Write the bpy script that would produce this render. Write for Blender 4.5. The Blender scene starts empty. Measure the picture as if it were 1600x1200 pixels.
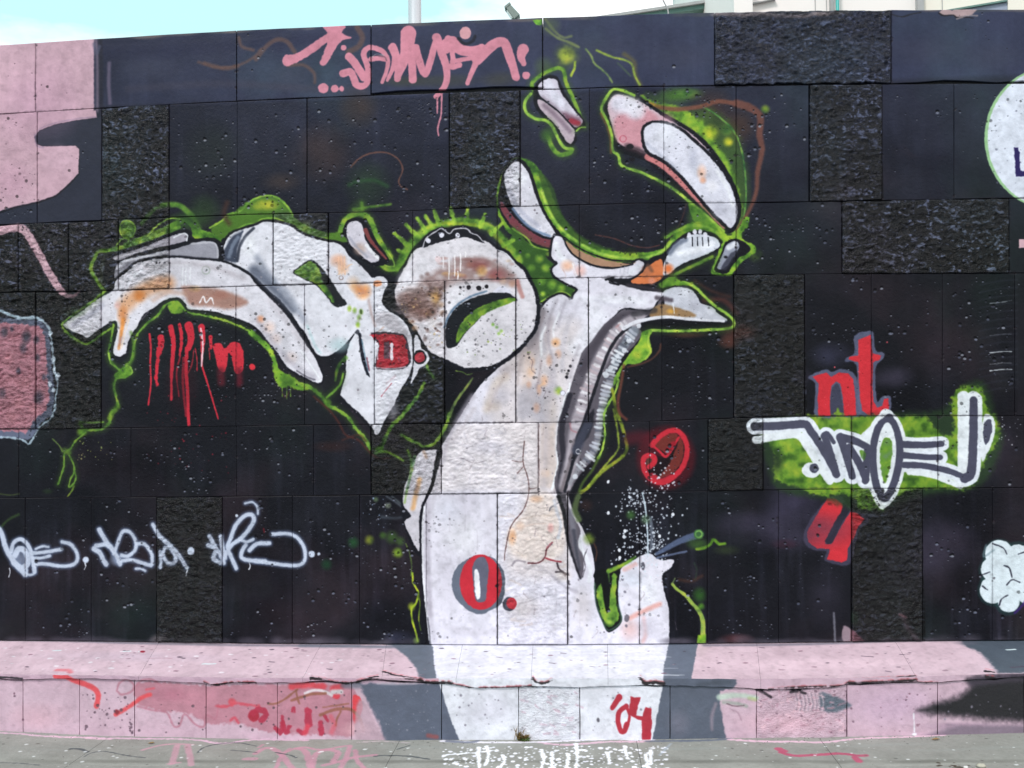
import bpy, math, random
import numpy as np
from mathutils import Matrix, Vector

# ---------------------------------------------------------------- camera, world, sun, exposure
R = math.radians
CAM = np.array([0.0, -5.26, 1.60]); FOC = 1555.0
YAW, PITCH, ROLL = R(3.5), R(1.84), R(0.80)
fw = np.array([-math.sin(YAW) * math.cos(PITCH), math.cos(YAW) * math.cos(PITCH), math.sin(PITCH)])
r0 = np.array([math.cos(YAW), math.sin(YAW), 0.0]); u0 = np.cross(r0, fw)
rt = math.cos(ROLL) * r0 - math.sin(ROLL) * u0
up = math.cos(ROLL) * u0 + math.sin(ROLL) * r0

scene = bpy.context.scene
cam_data = bpy.data.cameras.new("camera")
cam_data.sensor_width = 36.0; cam_data.lens = 36.0 * FOC / 1600.0
cam_data.clip_start = 0.05; cam_data.clip_end = 3000.0
cam = bpy.data.objects.new("camera", cam_data)
cam.matrix_world = Matrix(((rt[0], up[0], -fw[0], CAM[0]), (rt[1], up[1], -fw[1], CAM[1]),
                           (rt[2], up[2], -fw[2], CAM[2]), (0, 0, 0, 1)))
scene.collection.objects.link(cam); scene.camera = cam

SUN_EL, SUN_AZ = R(48), R(208)          # azimuth the light comes from, clockwise from +y
world = bpy.data.worlds.new("World"); scene.world = world; world.use_nodes = True
wn, wl = world.node_tree.nodes, world.node_tree.links
wn.clear()
w_out = wn.new("ShaderNodeOutputWorld"); w_bg = wn.new("ShaderNodeBackground"); w_sky = wn.new("ShaderNodeTexSky")
w_sky.sky_type = 'NISHITA'; w_sky.sun_disc = False
w_sky.sun_elevation = SUN_EL; w_sky.sun_rotation = SUN_AZ
w_sky.air_density = 1.0; w_sky.dust_density = 2.0; w_sky.ozone_density = 1.0
w_bg.inputs["Strength"].default_value = 0.10
w_tc = wn.new("ShaderNodeTexCoord"); w_map = wn.new("ShaderNodeMapping"); w_map.inputs["Scale"].default_value = (1.6, 1.6, 4.2)
w_map.inputs["Location"].default_value = (3.3, 0.2, 0.86)
w_noise = wn.new("ShaderNodeTexNoise"); w_noise.inputs["Scale"].default_value = 1.5; w_noise.inputs["Detail"].default_value = 8
w_noise.inputs["Roughness"].default_value = 0.55
w_ramp = wn.new("ShaderNodeValToRGB"); w_ramp.color_ramp.elements[0].position = 0.40; w_ramp.color_ramp.elements[1].position = 0.55
w_mix = wn.new("ShaderNodeMixRGB"); w_mix.inputs["Color2"].default_value = (12.2, 12.4, 12.6, 1)
wl.new(w_tc.outputs["Generated"], w_map.inputs[0]); wl.new(w_map.outputs[0], w_noise.inputs["Vector"])
w_sep = wn.new("ShaderNodeSeparateXYZ"); w_add = wn.new("ShaderNodeMath"); w_add.operation = 'MULTIPLY_ADD'; w_add.inputs[1].default_value = 0.22
wl.new(w_tc.outputs["Generated"], w_sep.inputs[0]); wl.new(w_sep.outputs[0], w_add.inputs[0]); wl.new(w_noise.outputs["Fac"], w_add.inputs[2])
w_veil = wn.new("ShaderNodeMixRGB"); w_veil.inputs["Fac"].default_value = 0.72; w_veil.inputs["Color2"].default_value = (6.9, 11.3, 11.4, 1)   # thin bright high haze
wl.new(w_add.outputs[0], w_ramp.inputs[0]); wl.new(w_ramp.outputs[0], w_mix.inputs["Fac"])
wl.new(w_sky.outputs[0], w_veil.inputs["Color1"]); wl.new(w_veil.outputs[0], w_mix.inputs["Color1"]); wl.new(w_mix.outputs[0], w_bg.inputs[0]); wl.new(w_bg.outputs[0], w_out.inputs[0])

sun_d = bpy.data.lights.new("sun", 'SUN'); sun_d.energy = 2.0; sun_d.angle = R(9); sun_d.color = (1.0, 0.92, 0.90)
sun = bpy.data.objects.new("sun", sun_d); scene.collection.objects.link(sun)
sdir = Vector((math.sin(SUN_AZ) * math.cos(SUN_EL), math.cos(SUN_AZ) * math.cos(SUN_EL), math.sin(SUN_EL)))
sun.rotation_euler = sdir.to_track_quat('Z', 'Y').to_euler()
vs = scene.view_settings
vs.view_transform = 'Standard'; vs.look = 'None'; vs.exposure = 0.22; vs.gamma = 1.0; vs.use_curve_mapping = False
scene.cycles.max_bounces = 5

# ---------------------------------------------------------------- measuring: photograph point -> metres on a surface
DEP = 0.333                       # depth of the sloping ledge in front of the wall
ZB, ZF = 0.402, 0.312             # ledge height at the wall and at its front edge
def rays(px, py):
    px = np.asarray(px, float); py = np.asarray(py, float)
    return ((px - 800) / FOC)[..., None] * rt - ((py - 600) / FOC)[..., None] * up + fw
def hit(px, py, n, d):            # plane n.p = d
    v = rays(px, py); n = np.array(n, float)
    t = (d - CAM @ n) / (v @ n)
    return CAM + v * t[..., None]
def on_wall(px, py, y=0.0): return hit(px, py, (0, 1, 0), y)
def on_front(px, py): return hit(px, py, (0, 1, 0), -DEP)
_k = (ZB - ZF) / DEP
def on_ledge(px, py): return hit(px, py, (0, -_k, 1), ZB)
def gz(x):                        # the pavement dips a little in the middle
    return np.interp(x, [-9, -3.1, -2.4, -1.7, -1.0, 0.33, 1.0, 1.63, 2.3, 9], [.06, .048, .02, .008, .006, .016, .03, .044, .062, .08])
def on_ground(px, py):
    p = hit(px, py, (0, 0, 1), 0.0)
    for _ in range(3):
        v = rays(px, py); t = (gz(p[..., 0]) - CAM[2]) / v[..., 2]; p = CAM + v * t[..., None]
    return p

# ---------------------------------------------------------------- numpy noise
rng = np.random.RandomState(7); random.seed(7)
_L = rng.rand(256, 256).astype(np.float32)
def vnoise(x, y):
    xi = np.floor(x).astype(int); yi = np.floor(y).astype(int)
    fx = x - xi; fy = y - yi; fx = fx * fx * (3 - 2 * fx); fy = fy * fy * (3 - 2 * fy)
    a = _L[yi & 255, xi & 255]; b = _L[yi & 255, (xi + 1) & 255]
    c = _L[(yi + 1) & 255, xi & 255]; d = _L[(yi + 1) & 255, (xi + 1) & 255]
    return (a * (1 - fx) + b * fx) * (1 - fy) + (c * (1 - fx) + d * fx) * fy
def fbm(x, y, o=4, g=0.5):
    s = 0; a = 1; t = 0
    for k in range(o):
        s = s + a * vnoise(x * 2 ** k + 17.3 * k, y * 2 ** k + 9.1 * k); t += a; a *= g
    return s / t

# ---------------------------------------------------------------- spray-paint canvases, one per painted surface
PPM = 330.0
class Canvas:
    def __init__(s, name, a0, a1, b0, b1, proj, ia, ib, base):
        s.name, s.a0, s.a1, s.b0, s.b1, s.proj, s.ia, s.ib = name, a0, a1, b0, b1, proj, ia, ib
        s.w = int((a1 - a0) * PPM); s.h = int((b1 - b0) * PPM)
        s.c = np.empty((s.h, s.w, 3), np.float32); s.c[:] = np.array(base, np.float32)
        s.hgt = np.full((s.h, s.w), 0.7, np.float32)
        X, Y = np.meshgrid(np.arange(s.w), np.arange(s.h))
        s.n1 = (fbm(X / 5.0, Y / 5.0, 3) - 0.5) * 2
        s.n2 = (fbm(X / 40.0 + 50, Y / 40.0, 4) - 0.5) * 2
        s.n3 = (fbm(X / 13.0 + 90, Y / 13.0 + 40, 3) - 0.5) * 2
    def P(s, px, py):
        p = s.proj(px, py)
        return (p[..., s.ia] - s.a0) * PPM, (p[..., s.ib] - s.b0) * PPM
    def uv(s, a, b): return (a - s.a0) / (s.a1 - s.a0), (b - s.b0) / (s.b1 - s.b0)
def lin_ext(xs, ys):
    xs = np.array(xs, float); ys = np.array(ys, float)
    def f(x):
        x = np.asarray(x, float); r = np.interp(x, xs, ys)
        sl = (ys[1] - ys[0]) / (xs[1] - xs[0]); sr = (ys[-1] - ys[-2]) / (xs[-1] - xs[-2])
        r = np.where(x < xs[0], ys[0] + sl * (x - xs[0]), r)
        return np.where(x > xs[-1], ys[-1] + sr * (x - xs[-1]), r)
    return f
X0, X1 = -4.3, 4.3
CV = {
 'w': Canvas('wall_paint', X0, X1, 0.30, 3.95, on_wall, 0, 2, (25, 25, 33)),
 'c': Canvas('ledge_paint', X0, X1, -DEP - 0.05, 0.05, on_ledge, 0, 1, (204, 176, 188)),
 'p': Canvas('plinth_paint', X0, X1, -0.05, 0.42, on_front, 0, 2, (199, 169, 185)),
 'g': Canvas('pavement_paint', X0, X1, -1.6, 0.0, on_ground, 0, 1, (142, 141, 136)),
}
def pts(t):
    if isinstance(t, str): t = [float(v) for v in t.replace(',', ' ').split()]
    return np.array(t, float).reshape(-1, 2)
def spline(p, closed, k=4):
    n = len(p)
    if n < 3: return p
    if closed: q = np.vstack([p[-1], p, p[0], p[1]]); m = n
    else: q = np.vstack([2 * p[0] - p[1], p, 2 * p[-1] - p[-2]]); m = n - 1
    out = []
    for i in range(m):
        a, b, c, d = q[i:i + 4]
        for j in range(k):
            t = j / k
            out.append(0.5 * (2 * b + (c - a) * t + (2 * a - 5 * b + 4 * c - d) * t * t + (3 * b - a - 3 * c + d) * t ** 3))
    if not closed: out.append(p[-1])
    return np.array(out)
GREENS = ((106, 148, 56), (142, 182, 74)); HZ = []
def col3(c): return np.array(c, np.float32)
def blend(cv, y0, y1, x0, x1, al, col):
    n3 = cv.n3[y0:y1, x0:x1, None]; c = col3(col)
    if min(col[0], col[1] - 30, 200) > col[2] + 15 and col[1] > 120:      # green spray goes on unevenly: yellower where thick, darker where thin
        t = np.clip(n3 * 1.6, -1, 1); c = c + np.where(t > 0, t * np.array((46, 26, 6), np.float32), -t * np.array((-44, -44, -16), np.float32))
        al = al * np.clip(1.02 + .5 * n3[..., 0], .5, 1)
    else: c = c * (1 + .06 * n3)
    A = np.clip(al, 0, 1)[..., None]
    cv.c[y0:y1, x0:x1] = cv.c[y0:y1, x0:x1] * (1 - A) + c * A
def segdist(X, Y, p, closed, widths=None):
    q = np.vstack([p, p[:1]]) if closed else p
    best = np.full(X.shape, 1e9, np.float32)
    for i in range(len(q) - 1):
        (ax, ay), (bx, by) = q[i], q[i + 1]
        dx, dy = bx - ax, by - ay; L = dx * dx + dy * dy + 1e-9
        t = np.clip(((X - ax) * dx + (Y - ay) * dy) / L, 0, 1)
        d = np.sqrt((X - ax - t * dx) ** 2 + (Y - ay - t * dy) ** 2)
        if widths is not None: d = d - 0.5 * (widths[i] + (widths[i + 1] - widths[i]) * t)
        np.minimum(best, d, out=best)
    return best
def window(cv, p, m):
    x0 = max(int(p[:, 0].min() - m), 0); x1 = min(int(p[:, 0].max() + m) + 2, cv.w)
    y0 = max(int(p[:, 1].min() - m), 0); y1 = min(int(p[:, 1].max() + m) + 2, cv.h)
    if x1 <= x0 or y1 <= y0: return None
    X, Y = np.meshgrid(np.arange(x0, x1, dtype=np.float32), np.arange(y0, y1, dtype=np.float32))
    return x0, x1, y0, y1, X, Y
def to_cv(cv, t, closed, sm):
    p = pts(t)
    if sm: p = spline(p, closed)
    x, y = cv.P(p[:, 0], p[:, 1]); return np.stack([x, y], 1)
SC = PPM / 296.0
def F(col, t, soft=1.3, a=1.0, n=0.7, s='w', sm=1):
    "fill a closed shape"
    for k in s:
        cv = CV[k]; p = to_cv(cv, t, True, sm); W = window(cv, p, soft * SC + 4)
        if W is None: continue
        x0, x1, y0, y1, X, Y = W
        ins = np.zeros(X.shape, bool); q = np.vstack([p, p[:1]])
        for i in range(len(p)):
            (ax, ay), (bx, by) = q[i], q[i + 1]
            if ay == by: continue
            c = ((ay > Y) != (by > Y)); ins ^= c & (X < (bx - ax) * (Y - ay) / (by - ay) + ax)
        d = segdist(X, Y, p, True); d = np.where(ins, -d, d)
        d = d + cv.n1[y0:y1, x0:x1] * n * SC * 1.6
        al = np.clip(0.5 - d / (soft * SC), 0, 1); al = al * al * (3 - 2 * al) * a
        blend(cv, y0, y1, x0, x1, al, col)
def S(col, w, t, soft=1.4, a=1.0, n=0.7, s='w', sm=1, w2=None, closed=False):
    "a brushed or sprayed stroke, w wide at its start and w2 at its end"
    if col in GREENS and a > .75:
        HZ.append(1); S((58, 88, 36), (w + (w2 or w)) * .5 + 7, t, 12, .38, 1.8, s, sm, None, closed) if len(HZ) == 1 else None; HZ.pop()
    for k in s:
        cv = CV[k]; p = to_cv(cv, t, closed, sm)
        ww = np.linspace(w, w if w2 is None else w2, len(p) + 1) * SC
        W = window(cv, p, max(w, w2 or 0) * SC / 2 + soft * SC + 3)
        if W is None: continue
        x0, x1, y0, y1, X, Y = W
        d = segdist(X, Y, p, closed, ww) + cv.n1[y0:y1, x0:x1] * n * SC
        al = np.clip(0.5 - d / (soft * SC), 0, 1); al = al * al * (3 - 2 * al) * a
        blend(cv, y0, y1, x0, x1, al, col)
def O(col, x, y, rx, ry=None, soft=1.4, a=1.0, n=0.6, s='w', w=None):
    ry = ry or rx; k = np.linspace(0, 2 * math.pi, 18, endpoint=False)
    t = np.stack([x + rx * np.cos(k), y + ry * np.sin(k)], 1).ravel().tolist()
    if w: S(col, w, t, soft, a, n, s, 1, None, True)
    else: F(col, t, soft, a, n, s)
def B(col, x, y, r, a=0.6, s='w', ry=None):
    "a soft puff of spray"
    for k in s:
        cv = CV[k]; cx, cy = cv.P(np.array([x]), np.array([y])); cx, cy = cx[0], cy[0]; rr = r * SC; r2 = (ry or r) * SC
        W = window(cv, np.array([[cx - rr, cy - r2], [cx + rr, cy + r2]]), 2)
        if W is None: continue
        x0, x1, y0, y1, X, Y = W
        q = ((X - cx) / rr) ** 2 + ((Y - cy) / r2) ** 2
        al = np.clip(1 - q, 0, 1) ** 1.5 * a * np.clip(1 + 0.5 * cv.n2[y0:y1, x0:x1], 0, 1.3)
        blend(cv, y0, y1, x0, x1, np.clip(al, 0, 1), col)
def D(cols, x0, y0, x1, y1, n, r0, r1, a=0.8, s='w', h=None, el=1.0):
    "scattered dots: chips, pits and spatter"
    for _ in range(n):
        x = random.uniform(x0, x1); y = random.uniform(y0, y1); r = r0 + (r1 - r0) * random.random() ** 2.5
        cv = CV[s]; cx, cy = cv.P(np.array([x]), np.array([y])); cx, cy = cx[0], cy[0]
        W = window(cv, np.array([[cx - r * el, cy - r], [cx + r * el, cy + r]]), 2)
        if W is None: continue
        a0, a1, b0, b1, X, Y = W
        q = np.sqrt(((X - cx) / el) ** 2 + (Y - cy) ** 2) + cv.n1[b0:b1, a0:a1] * 0.5 * r
        al = np.clip((r - q) / 0.9 + 0.5, 0, 1) * a
        c = random.choice(cols)
        if c is not None: blend(cv, b0, b1, a0, a1, al, c)
        if h is not None:
            H = cv.hgt[b0:b1, a0:a1]; cv.hgt[b0:b1, a0:a1] = H + (h - H) * np.clip(al * 1.2, 0, 1)

# ---------------------------------------------------------------- the paint
PK = (197, 161, 175); WH = (224, 221, 236); BK = (20, 20, 28); GR = (106, 148, 56); GB = (142, 182, 74); GD = (64, 98, 44)
RD = (190, 44, 58); BR = (104, 66, 62); NV = (48, 50, 66); TP = (205, 132, 150)
def base_paint():
    cv = CV['w']; Z = np.linspace(cv.b0, cv.b1, cv.h)[:, None]; X = np.linspace(cv.a0, cv.a1, cv.w)[None, :]
    # the black turns bluer and greyer towards the upper courses
    t = np.clip((Z - 2.25) / 1.0, 0, 1) * np.clip((X + 4.4) / 3.0, 0.5, 1); t2 = np.clip((Z - 3.31) / 0.03, 0, 1)
    t = (t * 0.75 + t2 * 0.6 + cv.n2 * 0.14).clip(0, 1.4)[..., None]
    cv.c[:] = np.array((21, 21, 28), np.float32) + t * np.array((21, 24, 36), np.float32)
    cv.c += cv.n2[..., None] * 2.5
    xx, zz = np.meshgrid(np.linspace(cv.a0, cv.a1, cv.w), np.linspace(cv.b0, cv.b1, cv.h))
    st = np.clip(fbm(xx * 26, zz * 2.2, 4) - .5, 0, 1)[..., None]; lo = np.clip((1.35 - zz) / .9, 0, 1)[..., None]
    cv.c += st * np.array((34, 34, 42), np.float32) * (.6 + .8 * lo) * np.clip(fbm(xx * 1.7, zz * 2.3, 2) * 2.4 - .6, 0, 1.2)[..., None]
    cv.c += np.clip(fbm(xx * 2.1 + 7, zz * 2.6, 4) - .52, 0, 1)[..., None] * np.array((60, 34, 34), np.float32) * (t < .5)
    cv.c += np.clip(fbm(xx * 2.4 + 70, zz * 2.0 + 9, 4) - .54, 0, 1)[..., None] * np.array((16, 40, 22), np.float32)
    cv.c -= np.clip(fbm(xx * 3.0 + 30, zz * 3.6 + 9, 3) - .5, 0, 1)[..., None] * 26; cv.c[:] = cv.c.clip(9, 255)
    for k in 'wcpg': CV[k].c += (CV[k].n1 * (2.0 if k != 'g' else 7.0))[..., None]
base_paint()
# soft greyer patches of roller paint in the top course
for x, y, w in ((240, 110, 70), (330, 80, 60), (460, 120, 50), (930, 80, 90), (1060, 90, 70), (1450, 80, 80), (1550, 90, 60)):
    B((58, 60, 78), x, y, w, 0.45, ry=30)
S((56, 58, 74), 10, "165 75 300 68 450 58", 10, .4); S((62, 60, 76), 12, "200 140 350 132 480 140 570 140", 10, .5)
S((36, 38, 62), 26, "160 82 260 78 360 72", 20, .5); S((36, 38, 64), 20, "400 70 440 66 500 62", 16, .5)

for i in range(60):
    x = random.uniform(-200, 1700); y = float(np.interp(x, [0, 400, 800, 1117, 1600], [71, 47, 31, 23, 15])) + random.uniform(0, 3); B(random.choice([(98, 92, 96), (120, 106, 104), (70, 74, 80)]), x, y, random.uniform(12, 40), .6, ry=random.uniform(3, 6))
for x in range(1120, 1300, 14): B((150, 134, 136), x, 25 + random.uniform(-2, 2), 14, .7, ry=5)
F((176, 150, 152), "1468 18 1500 15 1524 17 1516 24 1500 28 1486 26 1472 24", 2.5, .95, n=2); S((24, 22, 28), 2, "1466 22 1474 26 1488 25 1494 29 1506 28 1520 30", 1.6, .9); S((150, 136, 140), 2, "1494 31 1510 26 1526 26", 2, .8); S((30, 30, 36), 1.8, "1392 24 1408 28 1422 24 1438 21", 1.6, .9)
# ---- pink field at the left
F(PK, "-900 -80 148 20 147 100 147 176 -900 240", 3, n=.4, sm=0)
S((120, 105, 122), 6, "150 64 153 100 153 174", 7, .8); S((36, 36, 50), 7, "157 64 158 110 158 180", 6)
S((112, 100, 122), 6, "171 100 170 130 172 162", 5, .7); S((80, 82, 104), 5, "147 70 151 85 156 74", 4, .6)
F(PK, "-900 170 0 178 150 174 152 185 120 189 85 196 62 205 54 215 57 226 68 230 118 229 124 234 123 272 108 288 88 306 60 316 25 323 0 331 -60 345 -160 330 -900 380", 1.6, n=.5, sm=0)
S((150, 128, 150), 2, "57 212 62 203 85 194 120 187 150 184", 2, .7); S((150, 128, 150), 3, "55 212 58 228 68 232", 2, .6)
F((44, 46, 60), "152 186 120 190 86 197 63 206 56 216 59 226 68 229 119 228 126 233 125 273 110 290 88 309 60 319 25 327 0 335 -40 345 0 352 80 352 161 345 163 180", 1.8, n=.4, sm=0)
B((228, 186, 200), 30, 130, 70, .3, ry=50); B((186, 140, 168), 60, 160, 90, .3); B((180, 136, 158), 20, 285, 40, .35)
B((215, 180, 196), 90, 255, 36, .35)
# pink hook on the rough stones
S((205, 165, 178), 15, "-60 420 -30 380 -10 366 8 360 28 357 40 362 50 376 62 398 74 420 86 441 98 457", 2.5, n=1.6, w2=12)
S((190, 150, 160), 8, "96 455 106 463 118 462 125 456", 3, .7, n=2, w2=3)
S((235, 200, 210), 4, "20 355 34 357 46 367 60 392 72 415", 3, .5, n=2)
D([(40, 34, 44)], 30, 350, 110, 465, 120, .8, 2.2, .6)
# framed pink block low on the left
F((96, 102, 124), "-80 500 0 496 30 500 66 502 78 516 82 560 85 600 86 630 82 650 66 662 52 684 44 688 18 684 -80 684", 3, n=1.2, sm=0)
F((180, 122, 136), "-80 506 0 504 30 507 62 510 72 524 74 560 76 600 78 626 72 642 58 654 46 672 40 678 18 674 -80 676", 3, n=2, sm=0)
for x, y, r in ((8, 520, 9), (42, 528, 11), (38, 545, 9), (5, 615, 9), (62, 622, 12), (20, 515, 5), (58, 532, 7), (70, 590, 6), (60, 560, 7), (30, 580, 6)):
    B((66, 64, 82), x, y, r, .8, ry=r * 1.3)
for x, y in ((15, 560), (40, 600), (20, 650), (55, 640), (30, 630)): B((205, 140, 150), x, y, 14, .5)
S((186, 206, 222), 5, "-30 480 0 486 18 493 36 498 56 497 68 502", 3, .95, n=1.2)
S((186, 206, 222), 3, "68 502 78 514 82 535 84 560 88 585 91 600 88 620 87 640 80 655 63 668 50 688 44 694 36 688 10 684 -30 684", 2.2, .8, n=1.8)
for x, y in ((80, 523), (84, 562), (86, 580), (92, 588), (79, 601), (84, 610)): O((210, 222, 236), x, y, 3, 4, a=.8, n=1.5)

# ---- brown and olive hazes over the black
for t, w in (("310 98 335 106 370 104 395 92 408 78", 4), ("400 94 418 72 435 63 450 68 460 82", 7), ("450 104 474 103 490 115 492 130", 5),
             ("558 44 566 60 560 74 545 82", 9), ("373 60 378 74 396 80", 5), ("320 100 350 108 372 105", 6)):
    S((98, 74, 70), w, t, 5, .75)
S((112, 74, 64), 2.5, "548 262 562 248 582 240 605 240 622 250 629 266 623 283 626 292 636 297", 2, .8)
B((70, 52, 48), 505, 240, 60, .5); B((60, 48, 46), 560, 170, 40, .6); B((40, 56, 44), 575, 290, 46, .8); B((70, 56, 50), 440, 285, 40, .5, ry=20)
B((34, 40, 40), 330, 235, 60, .6); S((46, 84, 48), 6, "545 290 560 284 585 283 605 292", 8, .6)
B((60, 62, 60), 700, 128, 60, .8, ry=14); B((60, 62, 56), 640, 128, 60, .7, ry=12); B((62, 62, 58), 780, 125, 40, .8, ry=16)

# ---- pink name tag along the top course
F(TP, "505 42 540 42 534 53 549 60 536 64 525 76 514 96 507 104 500 101 504 88 511 68 492 82 466 98 448 105 441 98 446 87 461 86 480 75 500 61 511 53", 1.8)
O(TP, 537, 76, 4.5)
S(TP, 12.825, "545 90 553 98 562 112 569 123"); S(TP, 12.825, "536 116 547 114 553 124 557 134 566 136 574 129 575 108 568 86 576 76 590 78 600 84 606 96 604 112 597 130", w2=6)
S(TP, 8.55, "580 94 592 92 602 94"); S(TP, 11.4, "612 76 617 92 613 110 605 127", w2=5); S(TP, 11.4, "614 74 622 98 621 124"); S(TP, 25.65, "638 54 635 82 628 105 621 122", w2=7)
S(TP, 12.825, "638 70 643 97 645 126"); S(TP, 12.825, "649 76 655 96 664 117 673 94 682 60", w2=10); S(TP, 14.25, "682 60 690 84 697 105 698 126 692 140 681 152", w2=8)
S(TP, 2.4, "683 152 683 178", .9); S(TP, 2.8, "690 148 689 180 684 200 685 213", 1, w2=2)
S(TP, 17.1, "697 70 706 66 716 77 734 82 750 80"); S(TP, 7.125, "706 98 720 95 738 92"); S(TP, 8.55, "706 82 708 97 706 106 718 103"); S(TP, 11.4, "700 62 702 72 698 80")
S(TP, 12.825, "752 76 745 95 738 112 730 132", w2=6); S(TP, 18.525, "746 94 760 80 775 69 788 69 796 90 802 108 806 122", w2=12)
S(TP, 18.525, "817 79 814 90 818 101", w2=7); O(TP, 822, 119, 6)
O(TP, 505, 139, 8); O(TP, 523, 140, 6); O(TP, 534, 140, 4); O((205, 150, 158), 727, 53, 9, 10); S((26, 26, 36), 5, "716 62 726 70 738 66 742 58", 3, .8)
S((190, 190, 200), 1.6, "600 88 588 86 580 92", 1, .5); S((46, 48, 58), 2, "582 88 600 90 604 96", 2, .5)

# ---- greens at the top
S((118, 128, 84), 4, "852 32 866 50 880 60 892 58", 4, .7); S((118, 128, 84), 4, "852 46 870 60 890 68 904 75", 3, .8)
B((110, 130, 60), 885, 88, 26, .7); B((172, 186, 66), 885, 88, 17, .95); S((150, 172, 64), 4, "898 98 897 108 892 119", 3)
F((112, 170, 60), "832 33 846 32 846 40 838 41", 2, sm=0); B((80, 92, 70), 860, 42, 20, .5); B((80, 100, 60), 850, 105, 20, .5)
S((124, 152, 84), 3, "915 78 923 88 928 100 940 110 950 120 956 130", 3, .8); S((98, 90, 56), 6, "975 86 990 98 992 118 1000 134", 8, .7)
S((142, 164, 66), 3.5, "932 80 955 90 975 95 987 102 991 118 999 134", 3, .9); S((80, 104, 66), 2, "965 100 975 110 985 120", 4, .6)

# ---- small double capsule
S(GR, 6, "834 144 831 131 848 117 868 108 880 111 884 130 893 150 903 175 911 196", 2.2)
F(BK, "834 138 850 120 868 120 876 132 884 150 900 172 914 192 912 203 899 206 901 220 892 231 882 226 866 200 846 183 834 164", 3)
F((206, 198, 214), "840 137 850 126 862 124 870 128 876 145 888 162 900 178 910 190 905 198 897 200 885 188 870 172 855 160 843 150", 1.6)
S(WH, 12, "856 132 866 150 876 162", 7, .8); S((96, 52, 70), 16, "880 184 900 192", 10, .8); S((150, 132, 148), 6, "848 154 866 168 880 182", 6, .6)
S((150, 40, 54), 8, "892 190 903 194", 5, .8)
F((186, 168, 180), "840 156 852 161 866 171 880 185 897 203 897 215 892 226 885 222 876 208 866 194 850 179 841 166", 1.5); S((120, 100, 116), 7, "850 166 872 186 890 206", 6, .7)
S(BK, 2.5, "842 152 856 163 872 175 886 190 896 201", 1.4)
S((178, 160, 172), 3, "885 215 891 224", 2, .7)
S(GB, 5, "829 148 820 160 821 175 834 186 850 189 860 195 867 208 874 222 882 232 892 234", 2); S(GR, 7, "856 215 864 234 875 243 890 240 893 235", 3)
S(GB, 2.5, "900 206 906 201 914 200", 2)
B((56, 88, 44), 855, 212, 16, .8)

# ---- large double bone at upper right
B(GD, 1060, 150, 46, .9, ry=16); B((84, 126, 56), 1075, 148, 30, .6, ry=10); B((60, 44, 44), 1110, 170, 40, .8); B((60, 46, 44), 1150, 200, 36, .9, ry=40)
F((74, 112, 44), "1010 150 1040 160 1080 172 1110 172 1145 200 1160 240 1168 290 1164 340 1150 372 1134 364 1150 320 1140 280 1120 240 1080 200", 20, .6, n=2)
B((120, 170, 40), 1195, 172, 9, .5)
F((124, 172, 54), "1000 150 1030 163 1058 168 1078 178 1088 188 1098 190 1102 198 1118 203 1116 225 1136 250 1150 285 1158 320 1157 350 1148 366 1138 360 1150 320 1140 285 1120 245 1090 212 1060 192 1030 175", 7, .85, n=2)
B((176, 180, 50), 1110, 208, 16, .9); B((170, 176, 50), 1137, 223, 10, .95); B((40, 52, 36), 1120, 190, 16, .6); B((90, 140, 60), 1135, 204, 12, .7)
S((88, 134, 66), 2.6, "1094 166 1120 182 1145 205 1157 232 1163 268 1165 310 1160 344 1148 364", 2)
S((116, 72, 60), 7, "985 152 1010 163 1050 172 1094 168 1120 160 1150 163", 4, .9); S((108, 68, 60), 13, "1150 163 1172 170 1187 184 1186 212 1190 236 1183 270 1181 300 1170 330 1150 360", 5, .9, w2=4)
S((150, 130, 50), 4, "972 148 1000 158 1030 168", 4, .8)
F(BK, "944 170 950 153 963 143 988 148 1012 161 1042 181 1078 202 1108 228 1133 262 1149 293 1158 325 1153 352 1142 365 1130 363 1114 345 1088 322 1062 302 1032 272 1006 252 970 240 957 226 950 200", 2)
F((214, 186, 198), "949 170 954 156 964 149 985 153 1010 166 1040 186 1075 207 1103 233 1128 266 1143 296 1151 325 1146 348 1139 358 1120 338 1092 313 1066 292 1038 264 1012 244 976 230 964 221 956 198", 1.8)
F((206, 146, 158), "962 185 985 176 1010 172 1030 188 1008 196 1003 212 1006 228 998 232 978 228 965 222 958 204", 9, .95)
S(WH, 26, "966 162 984 166 992 174", 14, .9); B((232, 228, 238), 985, 168, 22, .7); B((232, 220, 230), 1000, 178, 12, .6); B((190, 130, 146), 1040, 190, 18, .5)
O((184, 86, 104), 973, 218, 5, w=1.4, a=.8); O((180, 110, 124), 975, 197, 3, w=1, a=.5); S((56, 40, 48), 10, "980 230 1000 238 1015 246", 7, .8)
O((24, 22, 28), 984, 230, 6, 4, a=.9); O((24, 22, 28), 987, 250, 5, 3, a=.9)
S((196, 120, 122), 11, "1012 246 1036 260 1060 282 1085 308 1108 332 1130 356", 3, w2=6); S((224, 160, 160), 3, "1100 320 1118 340 1128 350", 2, .8)
F(BK, "1001 210 1005 196 1022 189 1042 191 1066 202 1094 226 1122 254 1142 286 1154 320 1153 348 1142 362 1128 354 1106 332 1082 303 1057 275 1032 254 1010 242 1003 228", 1.8)
F((216, 214, 228), "1005 210 1009 199 1022 193 1040 195 1062 205 1090 229 1118 257 1138 287 1150 320 1150 345 1141 357 1132 350 1111 329 1086 300 1061 271 1036 250 1014 238 1008 226", 1.8)
B((232, 232, 242), 1040, 210, 26, .7); B((178, 178, 196), 1082, 248, 10, .7, ry=26); B((184, 182, 198), 1125, 330, 18, .6); B((234, 190, 170), 1096, 270, 10, .8, ry=16)
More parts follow.
